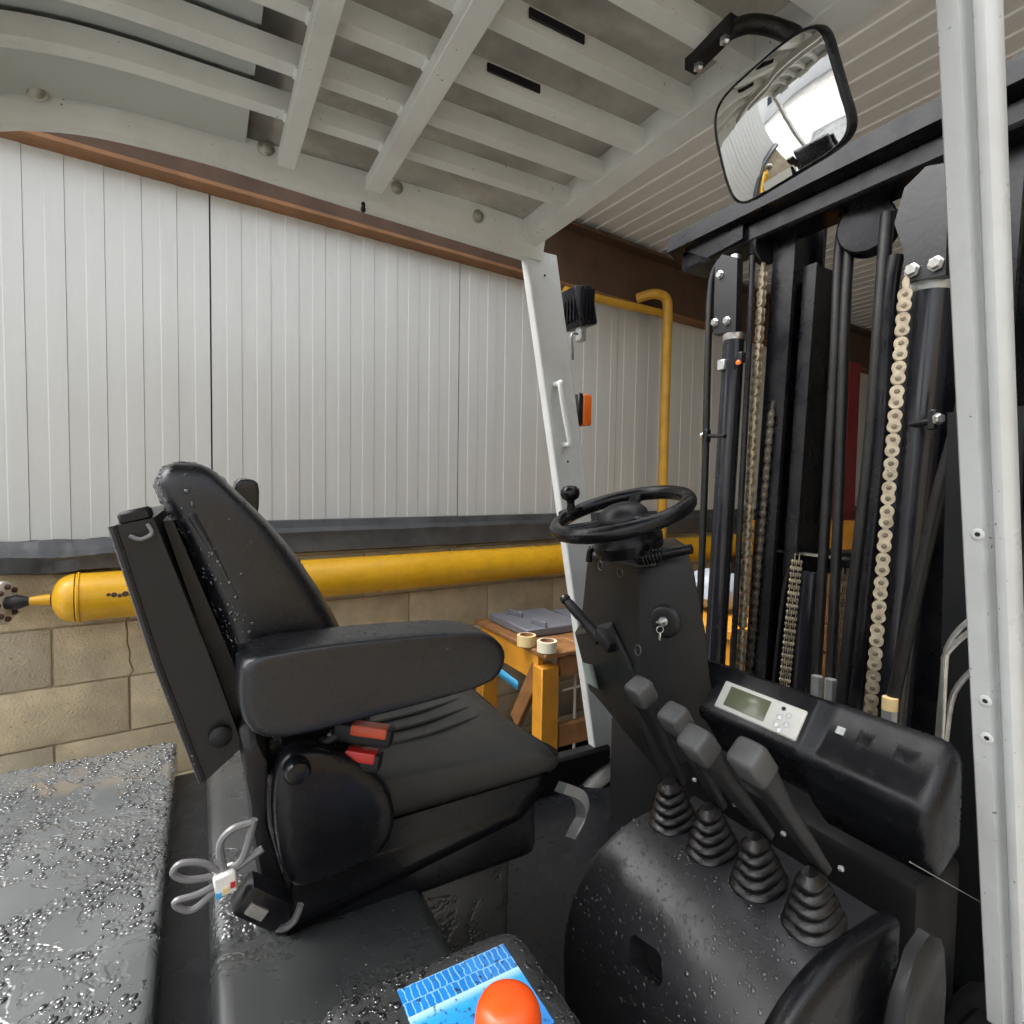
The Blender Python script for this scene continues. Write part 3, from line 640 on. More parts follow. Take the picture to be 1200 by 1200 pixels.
# front pillars
def px_(z): return .955 - .19 * (z - 1.5)
ZP = [.45, .9, 1.3, 1.7, 2.1, 2.19]
B().loft([[V3((px_(z) + a, y, z)) for a, y in ((.003, 1.4125), (0, 1.416), (0, 1.444), (.004, 1.448), (.106, 1.448), (.110, 1.444), (.110, 1.416), (.106, 1.4125))] for z in ZP]).obj('front_pillar', 'pillar', FL, 30)
def px2(z): return .962 - .215 * (z - 1.5)
secR = [(0.003, 0.386), (0, 0.3836), (0, 0.3616), (0.003, 0.36), (0.015, 0.3584), (0.019, 0.3552), (0.014, 0.3512), (0.004, 0.3488), (-0.001, 0.3464), (-0.003, 0.3412), (-0.002, 0.3348), (0.004, 0.3292), (0.012, 0.3268), (0.028, 0.3268), (0.034, 0.33), (0.034, 0.3828), (0.03, 0.386)]
zs = [.45 + i * .11 for i in range(17)]
B().loft([[V3((px2(z) + a, y, z)) for a, y in secR] for z in zs]).obj('front_pillar', 'pillar', FL, 35)
for q in ((1146, 626), (1158, 822), (1161, 866)):
    v = ray(*q); z = 1.4
    for _ in range(6): p = at(*q, X=px2(z)); z = p.z
    c = V3((px2(p.z), min(max(p.y, .366), .378), p.z)); axn = (-1, 0, -.2)
    o = B().lathe([(.0035, .0002), (.0085, .0002), (.0085, .0012), (.0075, .0018), (.0035, .0018)], c, axn, 20, False).obj('rivet_nut', 'guard', FL)
    B().lathe([(.0042, .0004), (.0042, .0015), (.0005, .0012)], c, axn, 14).obj('nut_hole', 'dark', o)
for q in ((638, 323), (665, 541), (686, 705)):
    p = at(*q, Y=1.4121); o = B().lathe([(.007, 0), (.007, .0015), (.0045, .002)], p, (0, -1, 0), 16).obj('rivet_nut', 'guard', FL)
    B().lathe([(.004, .0015), (.0039, .0025), (.0003, .0025)], p, (0, -1, 0), 12).obj('nut_hole', 'black', o)
# grab handle
h0, h1 = at(646, 450, Y=1.405), at(657, 521, Y=1.405)
B().tube([h0 + V3((.018, .012, 0)), h0 + V3((.016, -.026, 0)), h0 + V3((.012, -.032, -.008)), (h0 + h1) / 2 + V3((.010, -.032, 0)), h1 + V3((.012, -.032, .008)), h1 + V3((.016, -.026, 0)), h1 + V3((.018, .012, 0))], .0085, 12, smooth=4).obj('grab_handle', 'guard', FL)
# work lamp and marker lamp on the far pillar
wc = at(677, 362, Y=1.5)
wl = B().box(wc, (.07, .10, .125), Matrix.Rotation(radians(-12), 3, 'Y'), .008, 2).obj('work_lamp', 'plastic', FL)
for k in range(5): B().box(wc + V3((-.037, -.035 + k * .0175, 0)), (.01, .005, .105)).obj('cooling_fin', 'plastic', wl)
for k in range(4): B().box(wc + V3((-.022 + k * .015, -.052, .0)), (.005, .008, .105)).obj('cooling_fin', 'plastic', wl)
B().box(wc + V3((0, -.02, -.085)), (.025, .03, .05), None, .004, 1).obj('lamp_bracket', 'steel', wl)
B().tube([wc + V3((-.02, -.03, -.09)), wc + V3((-.05, -.04, -.10)), wc + V3((-.045, -.04, -.15)), wc + V3((-.03, -.02, -.17))], .004, 8, smooth=5).obj('lamp_cable', 'wire', wl)
mc = at(678, 481, Y=1.49); B().box(mc + V3((-.012, 0, 0)), (.02, .06, .105), None, .004, 1).obj('marker_base', 'black', FL)
B().box(mc + V3((.016, 0, 0)), (.036, .056, .10), None, .006, 2).obj('marker_lens', 'orange', FL)

# rear-view mirror
MC = V3((.757, .577, 2.056)); mu = V3((-.12, -1, 0)).normalized(); mv = V3((-.40, .05, .92)).normalized(); mn = mu.cross(mv).normalized()
if mn.x > 0: mn = -mn
MW, MH, MRAD = .110, .085, .36
def mring(k, lift=0, n=72):
    """ring of the rounded-rectangle mirror outline at scale k on the convex face"""
    out = []
    for a, c in sup(n, .36):
        x, y = a * MW * k * (1 - .04 * c), c * MH * k
        out.append(MC + mu * x + mv * y - mn * ((x * x + y * y) / (2 * MRAD)) + mn * lift)
    return out
mg = B().loft([mring(.955 * (1 - k / 16) + .004, .0018) for k in range(17)]).obj('mirror_glass', 'mirror', FL, 80)
dn = lambda k, off: [p - mn * off for p in mring(k)]
B().loft([mring(.95, .0012), mring(.965, .004), mring(.99, .003), dn(1.0, .003), dn(.99, .014), dn(.8, .028), dn(.3, .034)]).obj('mirror_housing', 'plastic', FL, 40)
B().box(MC + mu * -.005 - mv * (MH - .0075) + mn * (.0055 - .008), (.003, .05, .012), rot_to(mv, mn)).obj('mirror_sticker', 'whiteplastic', FL)
bp0, bp1 = at(817, 72, Z=2.19), at(856, 32, Z=2.19)
B().loft([[c_ + V3((dx, 0, dz)) for dx, dz in ((-.012, -.008), (.012, -.008), (.012, .010), (-.012, .010))] for c_ in (bp0 + V3((0, .015, 0)), bp0, bp1, bp1 - V3((0, .01, 0)))]).obj('mirror_bracket', 'black', FL)
for t_ in (.05, .85): p = bp0 + (bp1 - bp0) * t_; B().lathe([(.008, 0), (.008, .006), (.004, .009)], p - V3((0, 0, .008)), (0, 0, -1), 6).obj('bracket_bolt', 'steel', FL)
B().tube([bp1 + V3((0, 0, -.004)), at(880, 28, t=.83), at(912, 34, t=.83), at(936, 52, t=.82), MC + mv * .05 - mn * .032], .0125, 12, smooth=5).obj('mirror_arm', 'hose', FL)

# ------------------------------------------------------------------ seat
SN = .72                                             # near (right) side of the seat
SW = .46                                             # seat width
seat = B().box((.27, SN + SW / 2, .955), (.40, SW - .02, .10), None, .02, 3).obj('seat', 'plastic', FL)
def squab(loops_in, n=28, e=.5): return [[V3((cx + hx * a, cy + hy * b_, z + tilt * hx * a)) for a, b_ in sup(n, e)] for cx, cy, z, hx, hy, tilt in loops_in]
# backrest cushion, lofted upwards:   cx, cy, z, half thickness, half width, tilt
cy = SN + SW / 2
bk = [(0.1240, cy, 1.075, 0.0460, 0.190, -0.21), (0.1260, cy, 1.120, 0.0759, 0.222, -0.21), (0.1240, cy, 1.190, 0.0910, 0.230, -0.21), (0.1090, cy, 1.260, 0.0858, 0.230, -0.21), (0.0840, cy, 1.335, 0.0793, 0.230, -0.21), (0.0480, cy, 1.410, 0.0702, 0.229, -0.21), (0.0180, cy, 1.462, 0.0611, 0.226, -0.21), (-0.0040, cy, 1.490, 0.0494, 0.224, -0.14), (-0.0090, cy, 1.505, 0.0370, 0.220, -0.08), (-0.0120, cy, 1.515, 0.0290, 0.214, -0.06), (-0.0140, cy, 1.521, 0.0170, 0.204, 0.00), (-0.0150, cy, 1.523, 0.0060, 0.190, 0.00)]
brest = B().loft(squab(bk, 36, .33)).obj('backrest', 'vinyl', seat, 60, 1)
# side piping of the backrest
def bk_edge(off, f): return [V3((cx + hx * f, SN + off, z)) for cx, _, z, hx, hy, t in bk[1:-5]]
B().tube(bk_edge(.006, -.45), .0045, 8, smooth=4).obj('seam_piping', 'vinyl', seat)
# shell behind it
sh = [V3((-.080, 0, 1.452)), V3((-.045, 0, 1.460)), V3((.012, 0, 1.285)), (V3((.040, 0, 1.19))), (V3((.0, 0, 1.157))), V3((-.042, 0, 1.30))]
shell = B().loft([[p + V3((0, SN + d, 0)) for p in sh] for d in (-.012, 0, .02, SW - .02, SW)]).obj('back_shell', 'greyplastic', seat, 30)
B().loft([[p + V3((0, SN + d, 0)) for p in (V3((-.038, 0, 1.455)), V3((-.028, 0, 1.455)), V3((.075, 0, 1.16)), V3((.046, 0, 1.16)))] for d in (.02, SW - .04)]).obj('shell_spacer', 'greyplastic', seat, 30)
rim_ = [V3((-.081, SN - .010, 1.452)), V3((-.043, SN - .010, 1.30)), V3((-.001, SN - .010, 1.158))]
B().tube(rim_, .0045, 8).obj('shell_edge', 'vinyl', seat)
p = V3((-.062, SN - .012, 1.458)); B().box(p + V3((0, .02, .004)), (.03, .035, .014), Matrix.Rotation(radians(-14), 3, 'Y'), .003, 1).obj('shell_catch', 'black', seat)
B().tube([p + V3((.012, -.004, -.004)), p + V3((.016, -.006, -.014)), p + V3((.006, -.006, -.02)), p + V3((-.004, -.005, -.016))], .0022, 8, smooth=4).obj('catch_wire', 'wire', seat)
B().lathe([(.012, 0), (.012, .01), (.006, .014)], (.017, SN - .012, 1.21), (0, -1, 0), 14).obj('pivot_boss', 'black', seat)
# seat cushion
b = B(); cu = B(); nx, ny = 22, 22; rows = []
CX0, CX1, CZT, CZB = .085, .53, 1.105, 1.025
def cush_top(u, v):
    z = CZT - .022 * u + .018 * max(0, abs(v - .5) * 2 - .45) ** 1.0
    z -= .05 * max(0, u - .82) ** 2 / .0324
    return z
loops = []
sec = [(0, .5), (0, .85)]
for i in range(nx + 1):
    u = i / nx; x = CX0 + (CX1 - CX0) * u; rnd_ = max(0, (u - .86) / .14); inset = .05 * (1 - math.sqrt(max(0, 1 - rnd_ ** 2)))
    lp = []; y0, y1 = SN + inset, SN + SW - inset
    lp += [V3((x, y0 + .02, CZB)), V3((x, y0 + .002, CZB + .015)), V3((x, y0, CZB + .045)), V3((x, y0 + .004, cush_top(u, .0) - .018))]
    for j in range(ny + 1):
        v = j / ny; e = .018 * (abs(2 * v - 1) ** 8); lp.append(V3((x, y0 + .008 + (y1 - y0 - .016) * v, cush_top(u, v) - e * .6)))
    lp += [V3((x, y1 - .004, cush_top(u, 1) - .018)), V3((x, y1, CZB + .045)), V3((x, y1 - .002, CZB + .015)), V3((x, y1 - .02, CZB))]
    loops.append(lp)
cush = B().loft(loops).obj('seat_cushion', 'vinylmat', seat, 60, 1)
for k in range(4):
    y = SN + .10 + k * .045
    B().tube([V3((.18 + .01 * k, y, cush_top(.22, .3) + .0005)), V3((.27, y + .004, cush_top(.45, .35) + .003)), V3((.34, y + .02, cush_top(.62, .4) + .003)), V3((.43, y + .06, cush_top(.8, .5) - .002))], .0042, 8, smooth=5).obj('cushion_seam', 'vinylmat', seat)
# suspension cover under the cushion
B().loft([[V3((x, SN + ins, z)) for x, z in ((.09, .93), (.43, .985), (.47, 1.02), (.48, 1.045), (.10, 1.04))] for ins in (.012, .0, .0, SW, )]).obj('suspension_cover', 'plastic', seat, 40)
# side cover with knob
scp = [(p.x, p.z) for p in [at(*q, Y=SN - .045) for q in ((322, 900), (336, 880), (370, 873), (425, 889), (455, 913), (468, 950), (462, 988), (440, 1010), (390, 1031), (352, 1047), (335, 1040), (323, 1000), (317, 950))]]
def inset(poly, k):
    cx_ = sum(p[0] for p in poly) / len(poly); cz_ = sum(p[1] for p in poly) / len(poly)
    return [(cx_ + (x - cx_) * k, cz_ + (z - cz_) * k) for x, z in poly]
B().loft([[V3((x, SN + .02, z)) for x, z in scp], [V3((x, SN - .035, z)) for x, z in scp], [V3((x, SN - .045, z)) for x, z in inset(scp, .96)], [V3((x, SN - .05, z)) for x, z in inset(scp, .85)]]).obj('side_cover', 'plastic', seat, 50, 1)
B().lathe([(.015, 0), (.0155, .012), (.012, .018), (.004, .0195)], (.094, SN - .046, 1.168), (0, -1, 0), 20).obj('adjuster_knob', 'plastic', seat)
# bright moulded spine at the rear of the side cover
B().loft([[V3((x, SN - .03 + k * .03, z)) for x, z in ((.030, 1.22), (.052, 1.225), (.074, 1.19), (.060, 1.12), (.073, 1.05), (.092, .99), (.085, .965), (.055, 1.0), (.048, 1.10), (.040, 1.17))] for k in (0, 1, 2)]).obj('side_spine', 'greyplastic', seat, 45, 1)
# armrests
def arm(y0, w, folded):
    if folded:
        pr = [(.035, 1.30), (.072, 1.30), (.098, 1.42), (.102, 1.495), (.095, 1.507), (.062, 1.510), (.052, 1.50)]
    else:
        pr = [(.028, 1.335), (.034, 1.345), (.10, 1.350), (.20, 1.347), (.275, 1.342), (.300, 1.332), (.316, 1.314), (.320, 1.295), (.314, 1.272), (.296, 1.256), (.20, 1.248), (.12, 1.240), (.06, 1.235), (.035, 1.25), (.028, 1.28)]
    if not folded: pr = [(x * 1.09, 1.5 - (1.5 - (1.296 + (z - 1.296) * .80)) * 1.09) for x, z in pr]
    b = B(); b.loft([[V3((x, y0 + w * f, z)) for x, z in (inset(pr, k))] for f, k in ((0, .90), (.02, .96), (.08, 1.0), (.92, 1.0), (.98, .96), (1, .90))])
    return b.obj('armrest', 'vinyl', seat, 50, 1)
ar = arm(SN - .10, .085, False); arm(SN + SW + .005, .07, True)
B().box((.085, SN - .005, 1.235), (.05, .05, .06), None, .012, 3).obj('armrest_hinge', 'plastic', seat)
# seat-belt buckles
for q, m, w_ in (((427, 859), 'redor', .052), ((417, 888), 'red', .044)):
    p = at(*q, Y=SN - .03); o = B().box(p, (w_ + .02, .024, .022), Matrix.Rotation(radians(8), 3, 'Y') @ Matrix.Rotation(radians(-30), 3, 'Z'), .003, 2).obj('belt_buckle', 'black', seat)
    B().box(p + V3((.006, -.006, .0055)), (w_ - .006, .022, .014), Matrix.Rotation(radians(8), 3, 'Y') @ Matrix.Rotation(radians(-30), 3, 'Z'), .003, 2).obj('release_button', m, seat)
    B().box(p + V3((-.035, .016, -.002)), (.012, .018, .010), Matrix.Rotation(radians(8), 3, 'Y') @ Matrix.Rotation(radians(-30), 3, 'Z'), .002, 1).obj('buckle_tongue', 'steel', seat)
    B().tube([p + V3((-.03, .012, 0)), p + V3((-.06, .02, -.02)), p + V3((-.08, .04, -.06))], .008, 8, smooth=4).obj('belt_stalk', 'black', seat)
# grey adjuster loop in front of the seat
a0, a1, a2, a3 = at(655, 915, Y=.80), at(676, 925, Y=.80), at(680, 945, Y=.80), at(668, 968, Y=.80)
b = B(); pts = catmull([a0, a1, a2, a3], 6)
b.loft([[p + V3((0, 0, 0)), p + V3((.004, -.02, .004)), p + V3((-.004, -.021, -.012)), p + V3((-.010, 0, -.016))] for p in pts]); b.obj('adjuster_loop', 'galv', FL)
# cables and plug at the foot of the seat
cab = lambda q, y=.665: at(*q, Y=y)
for pts in ([(264, 1026), (240, 1012), (212, 1012), (203, 1024), (220, 1031), (250, 1027)], [(262, 1032), (232, 1048), (206, 1056), (210, 1064), (226, 1066), (246, 1050), (262, 1034)],
            [(262, 1020), (258, 990), (272, 972), (295, 964)], [(264, 1022), (285, 1005), (298, 960)], [(270, 1022), (300, 1000), (308, 994)], [(312, 1080), (330, 1088), (345, 1078), (352, 1060)]):
    B().tube([cab(q) for q in pts], .0035 if len(pts) > 4 else .0042, 8, smooth=5).obj('cable', 'wire', FL)
pc = cab((264, 1031)); B().box(pc, (.022, .02, .024), Matrix.Rotation(radians(-8), 3, 'Y'), .002, 1).obj('white_connector', 'whiteplastic', FL)
for k, m in enumerate(('blue', 'tape', 'red')): B().box(pc + V3((-.007 + k * .007, -.0108, -.009 + .004 * k)), (.005, .002, .006)).obj('wire_end', m, FL)
pc2 = cab((308, 1056)); B().box(pc2, (.06, .035, .036), Matrix.Rotation(radians(42), 3, 'Y'), .007, 2).obj('black_plug', 'plastic', FL)
B().box(pc2 + V3((-.008, -.019, .004)), (.022, .004, .012), Matrix.Rotation(radians(42), 3, 'Y')).obj('plug_clip', 'steel', FL)

# ------------------------------------------------------------------ lever console, dashboard, column
DPR = [(.86, .50), (.86, .885), (.80, .886), (.745, .886), (.70, .880), (.66, .868), (.62, .846), (.59, .818), (.566, .78), (.552, .735), (.546, .68), (.55, .6), (.56, .5)]
def dsec(k, y, dz=0):
    cx_, cz_ = .74, .70
    return [V3((cx_ + (x - cx_) * k, y, cz_ + (z - cz_) * k + dz)) for x, z in DPR]
_c = catmull([V3((x, 0, z)) for x, z in DPR[2:]], 4); DPR = DPR[:2] + [(p.x, p.z) for p in _c]
drum = B().loft([dsec(.94, .773), dsec(.965, .7715), dsec(.985, .768), dsec(.996, .763), dsec(1, .756)] + [dsec(1, .745 - .011 * k) for k in range(31)]).obj('lever_console', 'cowl', FL, 35)
B().loft([dsec(1.0, .418, .001), dsec(1.012, .412, .004), dsec(1.015, .395, .005), dsec(.99, .388, .005), dsec(.90, .384, .005)]).obj('console_end_cap', 'plastic', FL, 50)
fin = [(.74, .45), (.76, .72), (.79, .83), (.825, .885), (.86, .90), (.893, .88), (.905, .82), (.90, .45)]
B().loft([[V3((x, .37, z)) for x, z in inset(fin, .94)], [V3((x, .366, z)) for x, z in fin], [V3((x, .352, z)) for x, z in fin], [V3((x, .346, z)) for x, z in inset(fin, .93)]]).obj('console_side_fin', 'greyplastic', FL, 40)
# oblong opening in the console face
def on_drum(x, y):
    v = ray(x, y); best = None
    for (xa, za), (xb, zb) in zip(DPR, DPR[1:]):
        # intersect ray (x,z) with segment
        dx, dz = xb - xa, zb - za; den = v.x * -dz + v.z * dx
        if abs(den) < 1e-9: continue
        t = ((xa - CAM.x) * -dz + (za - CAM.z) * dx) / den; u = ((v.x * t + CAM.x - xa) * dx + (v.z * t + CAM.z - za) * dz) / (dx * dx + dz * dz)
        if 0 <= u <= 1 and t > 0 and (best is None or t < best[0]): best = (t, V3((dz, 0, -dx)).normalized())
    t, nn = best; nn = nn if nn.dot(v) < 0 else -nn
    return CAM + v * t, nn
slot = [(738, 1098), (744, 1095), (768, 1112), (775, 1122), (777, 1150), (771, 1158), (764, 1155), (741, 1132), (736, 1122)]
pn = [on_drum(*q) for q in slot]
cs = sum((p for p, n_ in pn), V3()) / len(pn); nmean = sum((n_ for p, n_ in pn), V3()).normalized()
cut = B().loft([[p + nmean * .03 for p, n_ in pn], [p - nmean * .05 for p, n_ in pn]]).obj('cutter', 'black', None)
bo = drum.modifiers.new('cut', 'BOOLEAN'); bo.operation = 'DIFFERENCE'; bo.solver = 'EXACT'; bo.object = cut
dg = bpy.context.evaluated_depsgraph_get(); nm = bpy.data.meshes.new_from_object(drum.evaluated_get(dg)); drum.modifiers.clear(); drum.data = nm
for p_ in nm.polygons: p_.use_smooth = True
nm.set_sharp_from_angle(angle=radians(30))
bpy.data.objects.remove(cut)
b = B(); b.loft([[p - nmean * .046 for p, n_ in pn], [p + (cs - p) * .9 - nmean * .046 for p, n_ in pn]]); b.obj('opening_floor', 'black', drum, 60)
# levers with bellows
rr = lambda n, e, hx, hy: [(a * hx, c * hy) for a, c in sup(n, e)]
bell = B(); lv = []
for k in range(5):
    h0 = k * .0155; s0 = 1 - .125 * k
    for dz, f in ((0, .74), (.004, .98), (.0075, 1.02), (.0105, .98), (.0145, .72)):
        lv.append([V3((a, c, h0 + dz)) for a, c in rr(28, .82, .046 * s0 * f, .036 * s0 * f)])
lv.append([V3((a, c, .083)) for a, c in rr(28, .82, .012, .010)])
bellm = bell.loft(lv).mesh('bellows', 'rubber', 50)
knobs = [(877, 887), (815, 868), (789, 838), (749, 806)]
for i, y in enumerate((.45, .54, .63, .72)):
    base = V3((.757, y, .884)); link('bellows', bellm, FL, loc=base, rot=(0, radians(-10), 0))
    top = at(*knobs[i], Y=y + (.0, .004, .004, .0)[i]); low = base + V3((.012, 0, .082))
    d_ = (top - low).normalized(); sidev = V3((0, 1, 0)); nrm = d_.cross(sidev).normalized()
    L_ = (top - low).length
    prof = [(-.01, .009, .008), (.02, .010, .009), (L_ * .35, .011, .012), (L_ * .62, .0135, .0125), (L_ * .78, .0175, .0155), (L_ * .90, .0205, .0185), (L_ * 1.0, .020, .019), (L_ * 1.03, .0185, .017), (L_ * 1.04, .014, .013)]
    lo_ = [[low + d_ * h + sidev * a * w + nrm * c * t for a, c in sup(20, .42)] for h, w, t in prof]
    lev = B().loft(lo_).obj('control_lever', 'greyplastic', FL, 50)
    B().loft([[low + d_ * h + sidev * a * w + nrm * c * t for a, c in sup(20, .38)] for h, w, t in ((L_ * .87, .0188, .0185), (L_ * .885, .0213, .0198), (L_ * 1.015, .0213, .0202), (L_ * 1.04, .0197, .0184), (L_ * 1.05, .0155, .0145))]).obj('lever_cap', 'leverplastic', lev, 50)
    B().lathe([(.004, 0), (.004, .005), (.002, .006)], base + V3((.035, -.012, .078)), (0, -1, .3), 6).obj('lever_bolt', 'galv', lev)

# dashboard: display half and glovebox half
far = [(1.03, .95), (1.01, 1.105), (1.0, 1.117), (.985, 1.118), (.93, 1.042), (.924, 1.030), (.926, 1.016), (.936, 1.006), (.955, .965), (.985, .935)]
near = [(1.05, .93), (1.045, 1.095), (1.03, 1.108), (1.01, 1.103), (.962, 1.050), (.948, 1.038), (.938, 1.022), (.937, 1.00), (.948, .945), (.985, .90)]
def sc2(pr, y, k=1, dx=0): return [V3((1.0 + (x - 1.0) * k + dx, y, 1.0 + (z - 1.0) * k)) for x, z in pr]
mixp = lambda t: [(a[0] + (c[0] - a[0]) * t, a[1] + (c[1] - a[1]) * t) for a, c in zip(far, near)]
dash = B().loft([sc2(far, .875, .90), sc2(far, .866, .98), sc2(far, .855), sc2(far, .60), sc2(mixp(.15), .590), sc2(mixp(.85), .578), sc2(near, .568), sc2(near, .418), sc2(near, .409, .985), sc2(near, .402, .955), sc2(near, .396, .90), sc2(near, .392, .80), sc2(near, .390, .6)]).obj('dashboard', 'plastic', FL, 35)
fu = V3((-.055, 0, -.076)).normalized(); fnm = V3((-.076, 0, .055)).normalized()          # down the display face, and out of it
fc = V3((.985, 0, 1.118))
def face(y, d, h=0): return V3((fc.x, y, fc.z)) + fu * d + fnm * h
def facebox(name, y0, y1, d0, d1, h0, h1, m, bev=.0, parent=dash):
    b = B(); b.hull8([face(y0, d1, h0), face(y1, d1, h0), face(y1, d0, h0), face(y0, d0, h0), face(y0, d1, h1), face(y1, d1, h1), face(y1, d0, h1), face(y0, d0, h1)], bev, 3); return b.obj(name, m, parent)
facebox('display_bezel', .603, .785, .028, .088, -.004, .004, 'bezel', .0035)
facebox('display_screen', .672, .765, .036, .078, .0042, .0050, 'lcd', .0003)
for y, d in ((.646, .058), (.646, .073), (.630, .049), (.628, .066), (.637, .081)):
    B().lathe([(.0052, 0), (.0055, .0006), (.0045, .0009), (.0043, .0004), (.0003, .0004)], face(y, d, .0042), fnm, 18).obj('display_button', 'galv', dash)
B().lathe([(.0042, 0), (.004, .0008), (.0003, .0008)], face(.645, .040, .0042), fnm, 14).obj('status_light', 'black', dash)
nt_ = V3((-.048, 0, -.053)).normalized(); nn_ = V3((-.053, 0, .048)).normalized()
def nface(y, d, h): return V3((1.01, y, 1.103)) + nt_ * d + nn_ * h
def nbox(name, y0, y1, d0, d1, h0, h1, m): b = B(); b.hull8([nface(y0, d1, h0), nface(y1, d1, h0), nface(y1, d0, h0), nface(y0, d0, h0), nface(y0, d1, h1), nface(y1, d1, h1), nface(y1, d0, h1), nface(y0, d0, h1)], .0012, 2); return b.obj(name, m, dash)
nbox('rocker_switch', .545, .560, .030, .044, -.002, .004, 'galv')
nbox('blank_switch', .500, .525, .020, .050, -.002, .0010, 'plastic'); nbox('blank_switch', .430, .465, .020, .050, -.002, .0010, 'plastic')
B().tube([at(1066, 1010, Y=.392), at(1170, 1069, Y=.392)], .0007, 6).obj('trim_line', 'steel', FL)  # thin steel-coloured line across the side panel

# steering column cover (lofted down the column)
lev_ = [((690, 640), (746, 652), (804, 640), .88, .845, .91), ((689, 655), (747, 670), (808, 655), .87, .835, .91), ((688, 662), (748, 676), (812, 668), .872, .84, .912), ((680, 740), (750, 765), (826, 742), .87, .82, .93), ((690, 806), (752, 850), (832, 800), .88, .83, .95), ((735, 855), (775, 910), (850, 860), .90, .85, .97)]
lo_ = []
for l, r_, q, xl, xr, xq in lev_:
    L0, R0, Q0 = at(*l, X=xl), at(*r_, X=xr), at(*q, X=xq); mid = (R0 + Q0) / 2 + V3((-.012, -.006, 0))
    lo_.append([L0 + V3((.10, .04, 0)), L0 + V3((.005, .004, 0)), L0, L0 * .1 + R0 * .9, R0, mid, Q0, Q0 + V3((.012, .010, 0)), Q0 + V3((.12, .15, 0))])
colm = B().loft(lo_).obj('steering_column', 'greyplastic', FL, 32)
def on_face(x, y, X, h=.0): return at(x, y, X=X) + ray(x, y).normalized() * -h
def hit(objx, x, y):
    v = ray(x, y).normalized(); ok, p, n_, _ = objx.ray_cast(CAM, v)
    return (p, n_) if ok else (CAM + v * 1.2, -v)
b = B(); rm = [at(691, 647, X=.872), at(746, 659, X=.836), at(768, 657, X=.835)]
b.loft([[p + V3((-.002, -.002, -.011)) for p in rm], [p + V3((-.004, -.003, -.004)) for p in rm], [p + V3((.004, 0, .003)) for p in rm], [p + V3((.03, .03, .003)) for p in rm]], closed=False); b.obj('lit_column_rim', 'leverplastic', colm, 60).modifiers.new('thick', 'SOLIDIFY').thickness = .002  # lit bevel of the column top, its light put in as paler plastic
bpy.context.view_layer.update()
for q in ((704, 663), (727, 671), (720, 748), (748, 762)):
    p, n_ = hit(colm, *q); o = B().lathe([(.0125, 0), (.0125, .0014), (.0105, .0022), (.0095, .001)], p, n_, 20, False).obj('recess_rim', 'leverplastic', colm)
    B().lathe([(.0098, .0003), (.0098, .0009), (.0003, .0009)], p, n_, 20).obj('screw_recess', 'black', colm)
p, n_ = hit(colm, 779, 728)
B().lathe([(.036, 0), (.034, .004), (.026, .006), (.012, .006), (.0003, .005)], p, n_, 28).obj('ignition_boss', 'greyplastic', colm, 60)
B().lathe([(.010, .004), (.010, .012), (.008, .014), (.0003, .014)], p, n_, 20).obj('ignition_lock', 'steel', colm)
b = B(); b.box(p + n_ * .024, (.004, .014, .02), rot_to(n_, (0, 0, 1)), .001, 1); b.torus(p + n_ * .026 + V3((0, 0, -.015)), (.4, .9, .1), .0075, .0009, 24, 6); b.obj('ignition_key', 'steel', colm)
B().box(p + n_ * .026 + V3((0, 0, -.030)), (.002, .006, .016), None, .001, 1).obj('key_tag', 'steel', colm)
# neck, wheel
wcx = at(728, 601, Y=.95); wn_ = V3((-.32, .0, .95)).normalized()
B().lathe([(.075, -.085), (.078, -.06), (.066, -.045), (.060, -.02)], wcx, wn_, 32).obj('column_neck', 'plastic', FL)
wheel = B().torus(wcx, wn_, .146, .0165, 64, 14).obj('steering_wheel', 'plastic', FL, 80)
B().lathe([(.045, -.035), (.058, -.02), (.056, -.002), (.045, .010), (.028, .018), (.001, .021)], wcx, wn_, 36).obj('wheel_hub', 'greyplastic', wheel, 60)
xw = V3((0, 1, 0)); xv = wn_.cross(xw).normalized()
for a in (62, 182, 302):
    dr = xw * cos(radians(a)) + xv * sin(radians(a)); q = wn_.cross(dr)
    B().loft([[wcx + dr * r + q * a_ * w + wn_ * (c_ * .008 + h) for a_, c_ in sup(12, .6)] for r, w, h in ((.03, .020, -.006), (.07, .016, -.01), (.11, .015, -.005), (.150, .016, 0))]).obj('wheel_spoke', 'plastic', wheel, 50)
kq = at(671, 606, Y=.95)
kd = [ (wcx + (xw * cos(t) + xv * sin(t)) * .146) for t in [i * 2 * pi / 180 for i in range(180)]]
kp = min(kd, key=lambda p_: ((p_ - CAM).normalized() - ray(671, 604).normalized()).length)
B().lathe([(.011, .010), (.009, .026), (.010, .034), (.020, .040), (.0235, .050), (.0225, .060), (.015, .068), (.0005, .071)], kp, V3((-.1, 0, 1)), 24).obj('spinner_knob', 'plastic', wheel, 60)
B().box(kp + wn_ * .006, (.04, .05, .02), rot_to(wn_, xw), .006, 2).obj('spinner_clamp', 'plastic', wheel)
# stalks
B().tube([at(748, 655, X=.81), at(775, 650, X=.83), at(811, 643, X=.86)], [.014, .010], 12).obj('indicator_stalk', 'plastic', FL)
for k in range(6): B().torus(at(756 + k * 4, 654 - k * .8, X=.815 + k * .003), at(811, 643, X=.86) - at(748, 655, X=.81), .0135, .0018, 18, 6).obj('stalk_ring', 'plastic', FL)
B().tube([at(700, 640, X=.86), at(692, 645, X=.85), at(690, 658, X=.85)], .008, 10, smooth=4).obj('release_lever', 'plastic', FL)
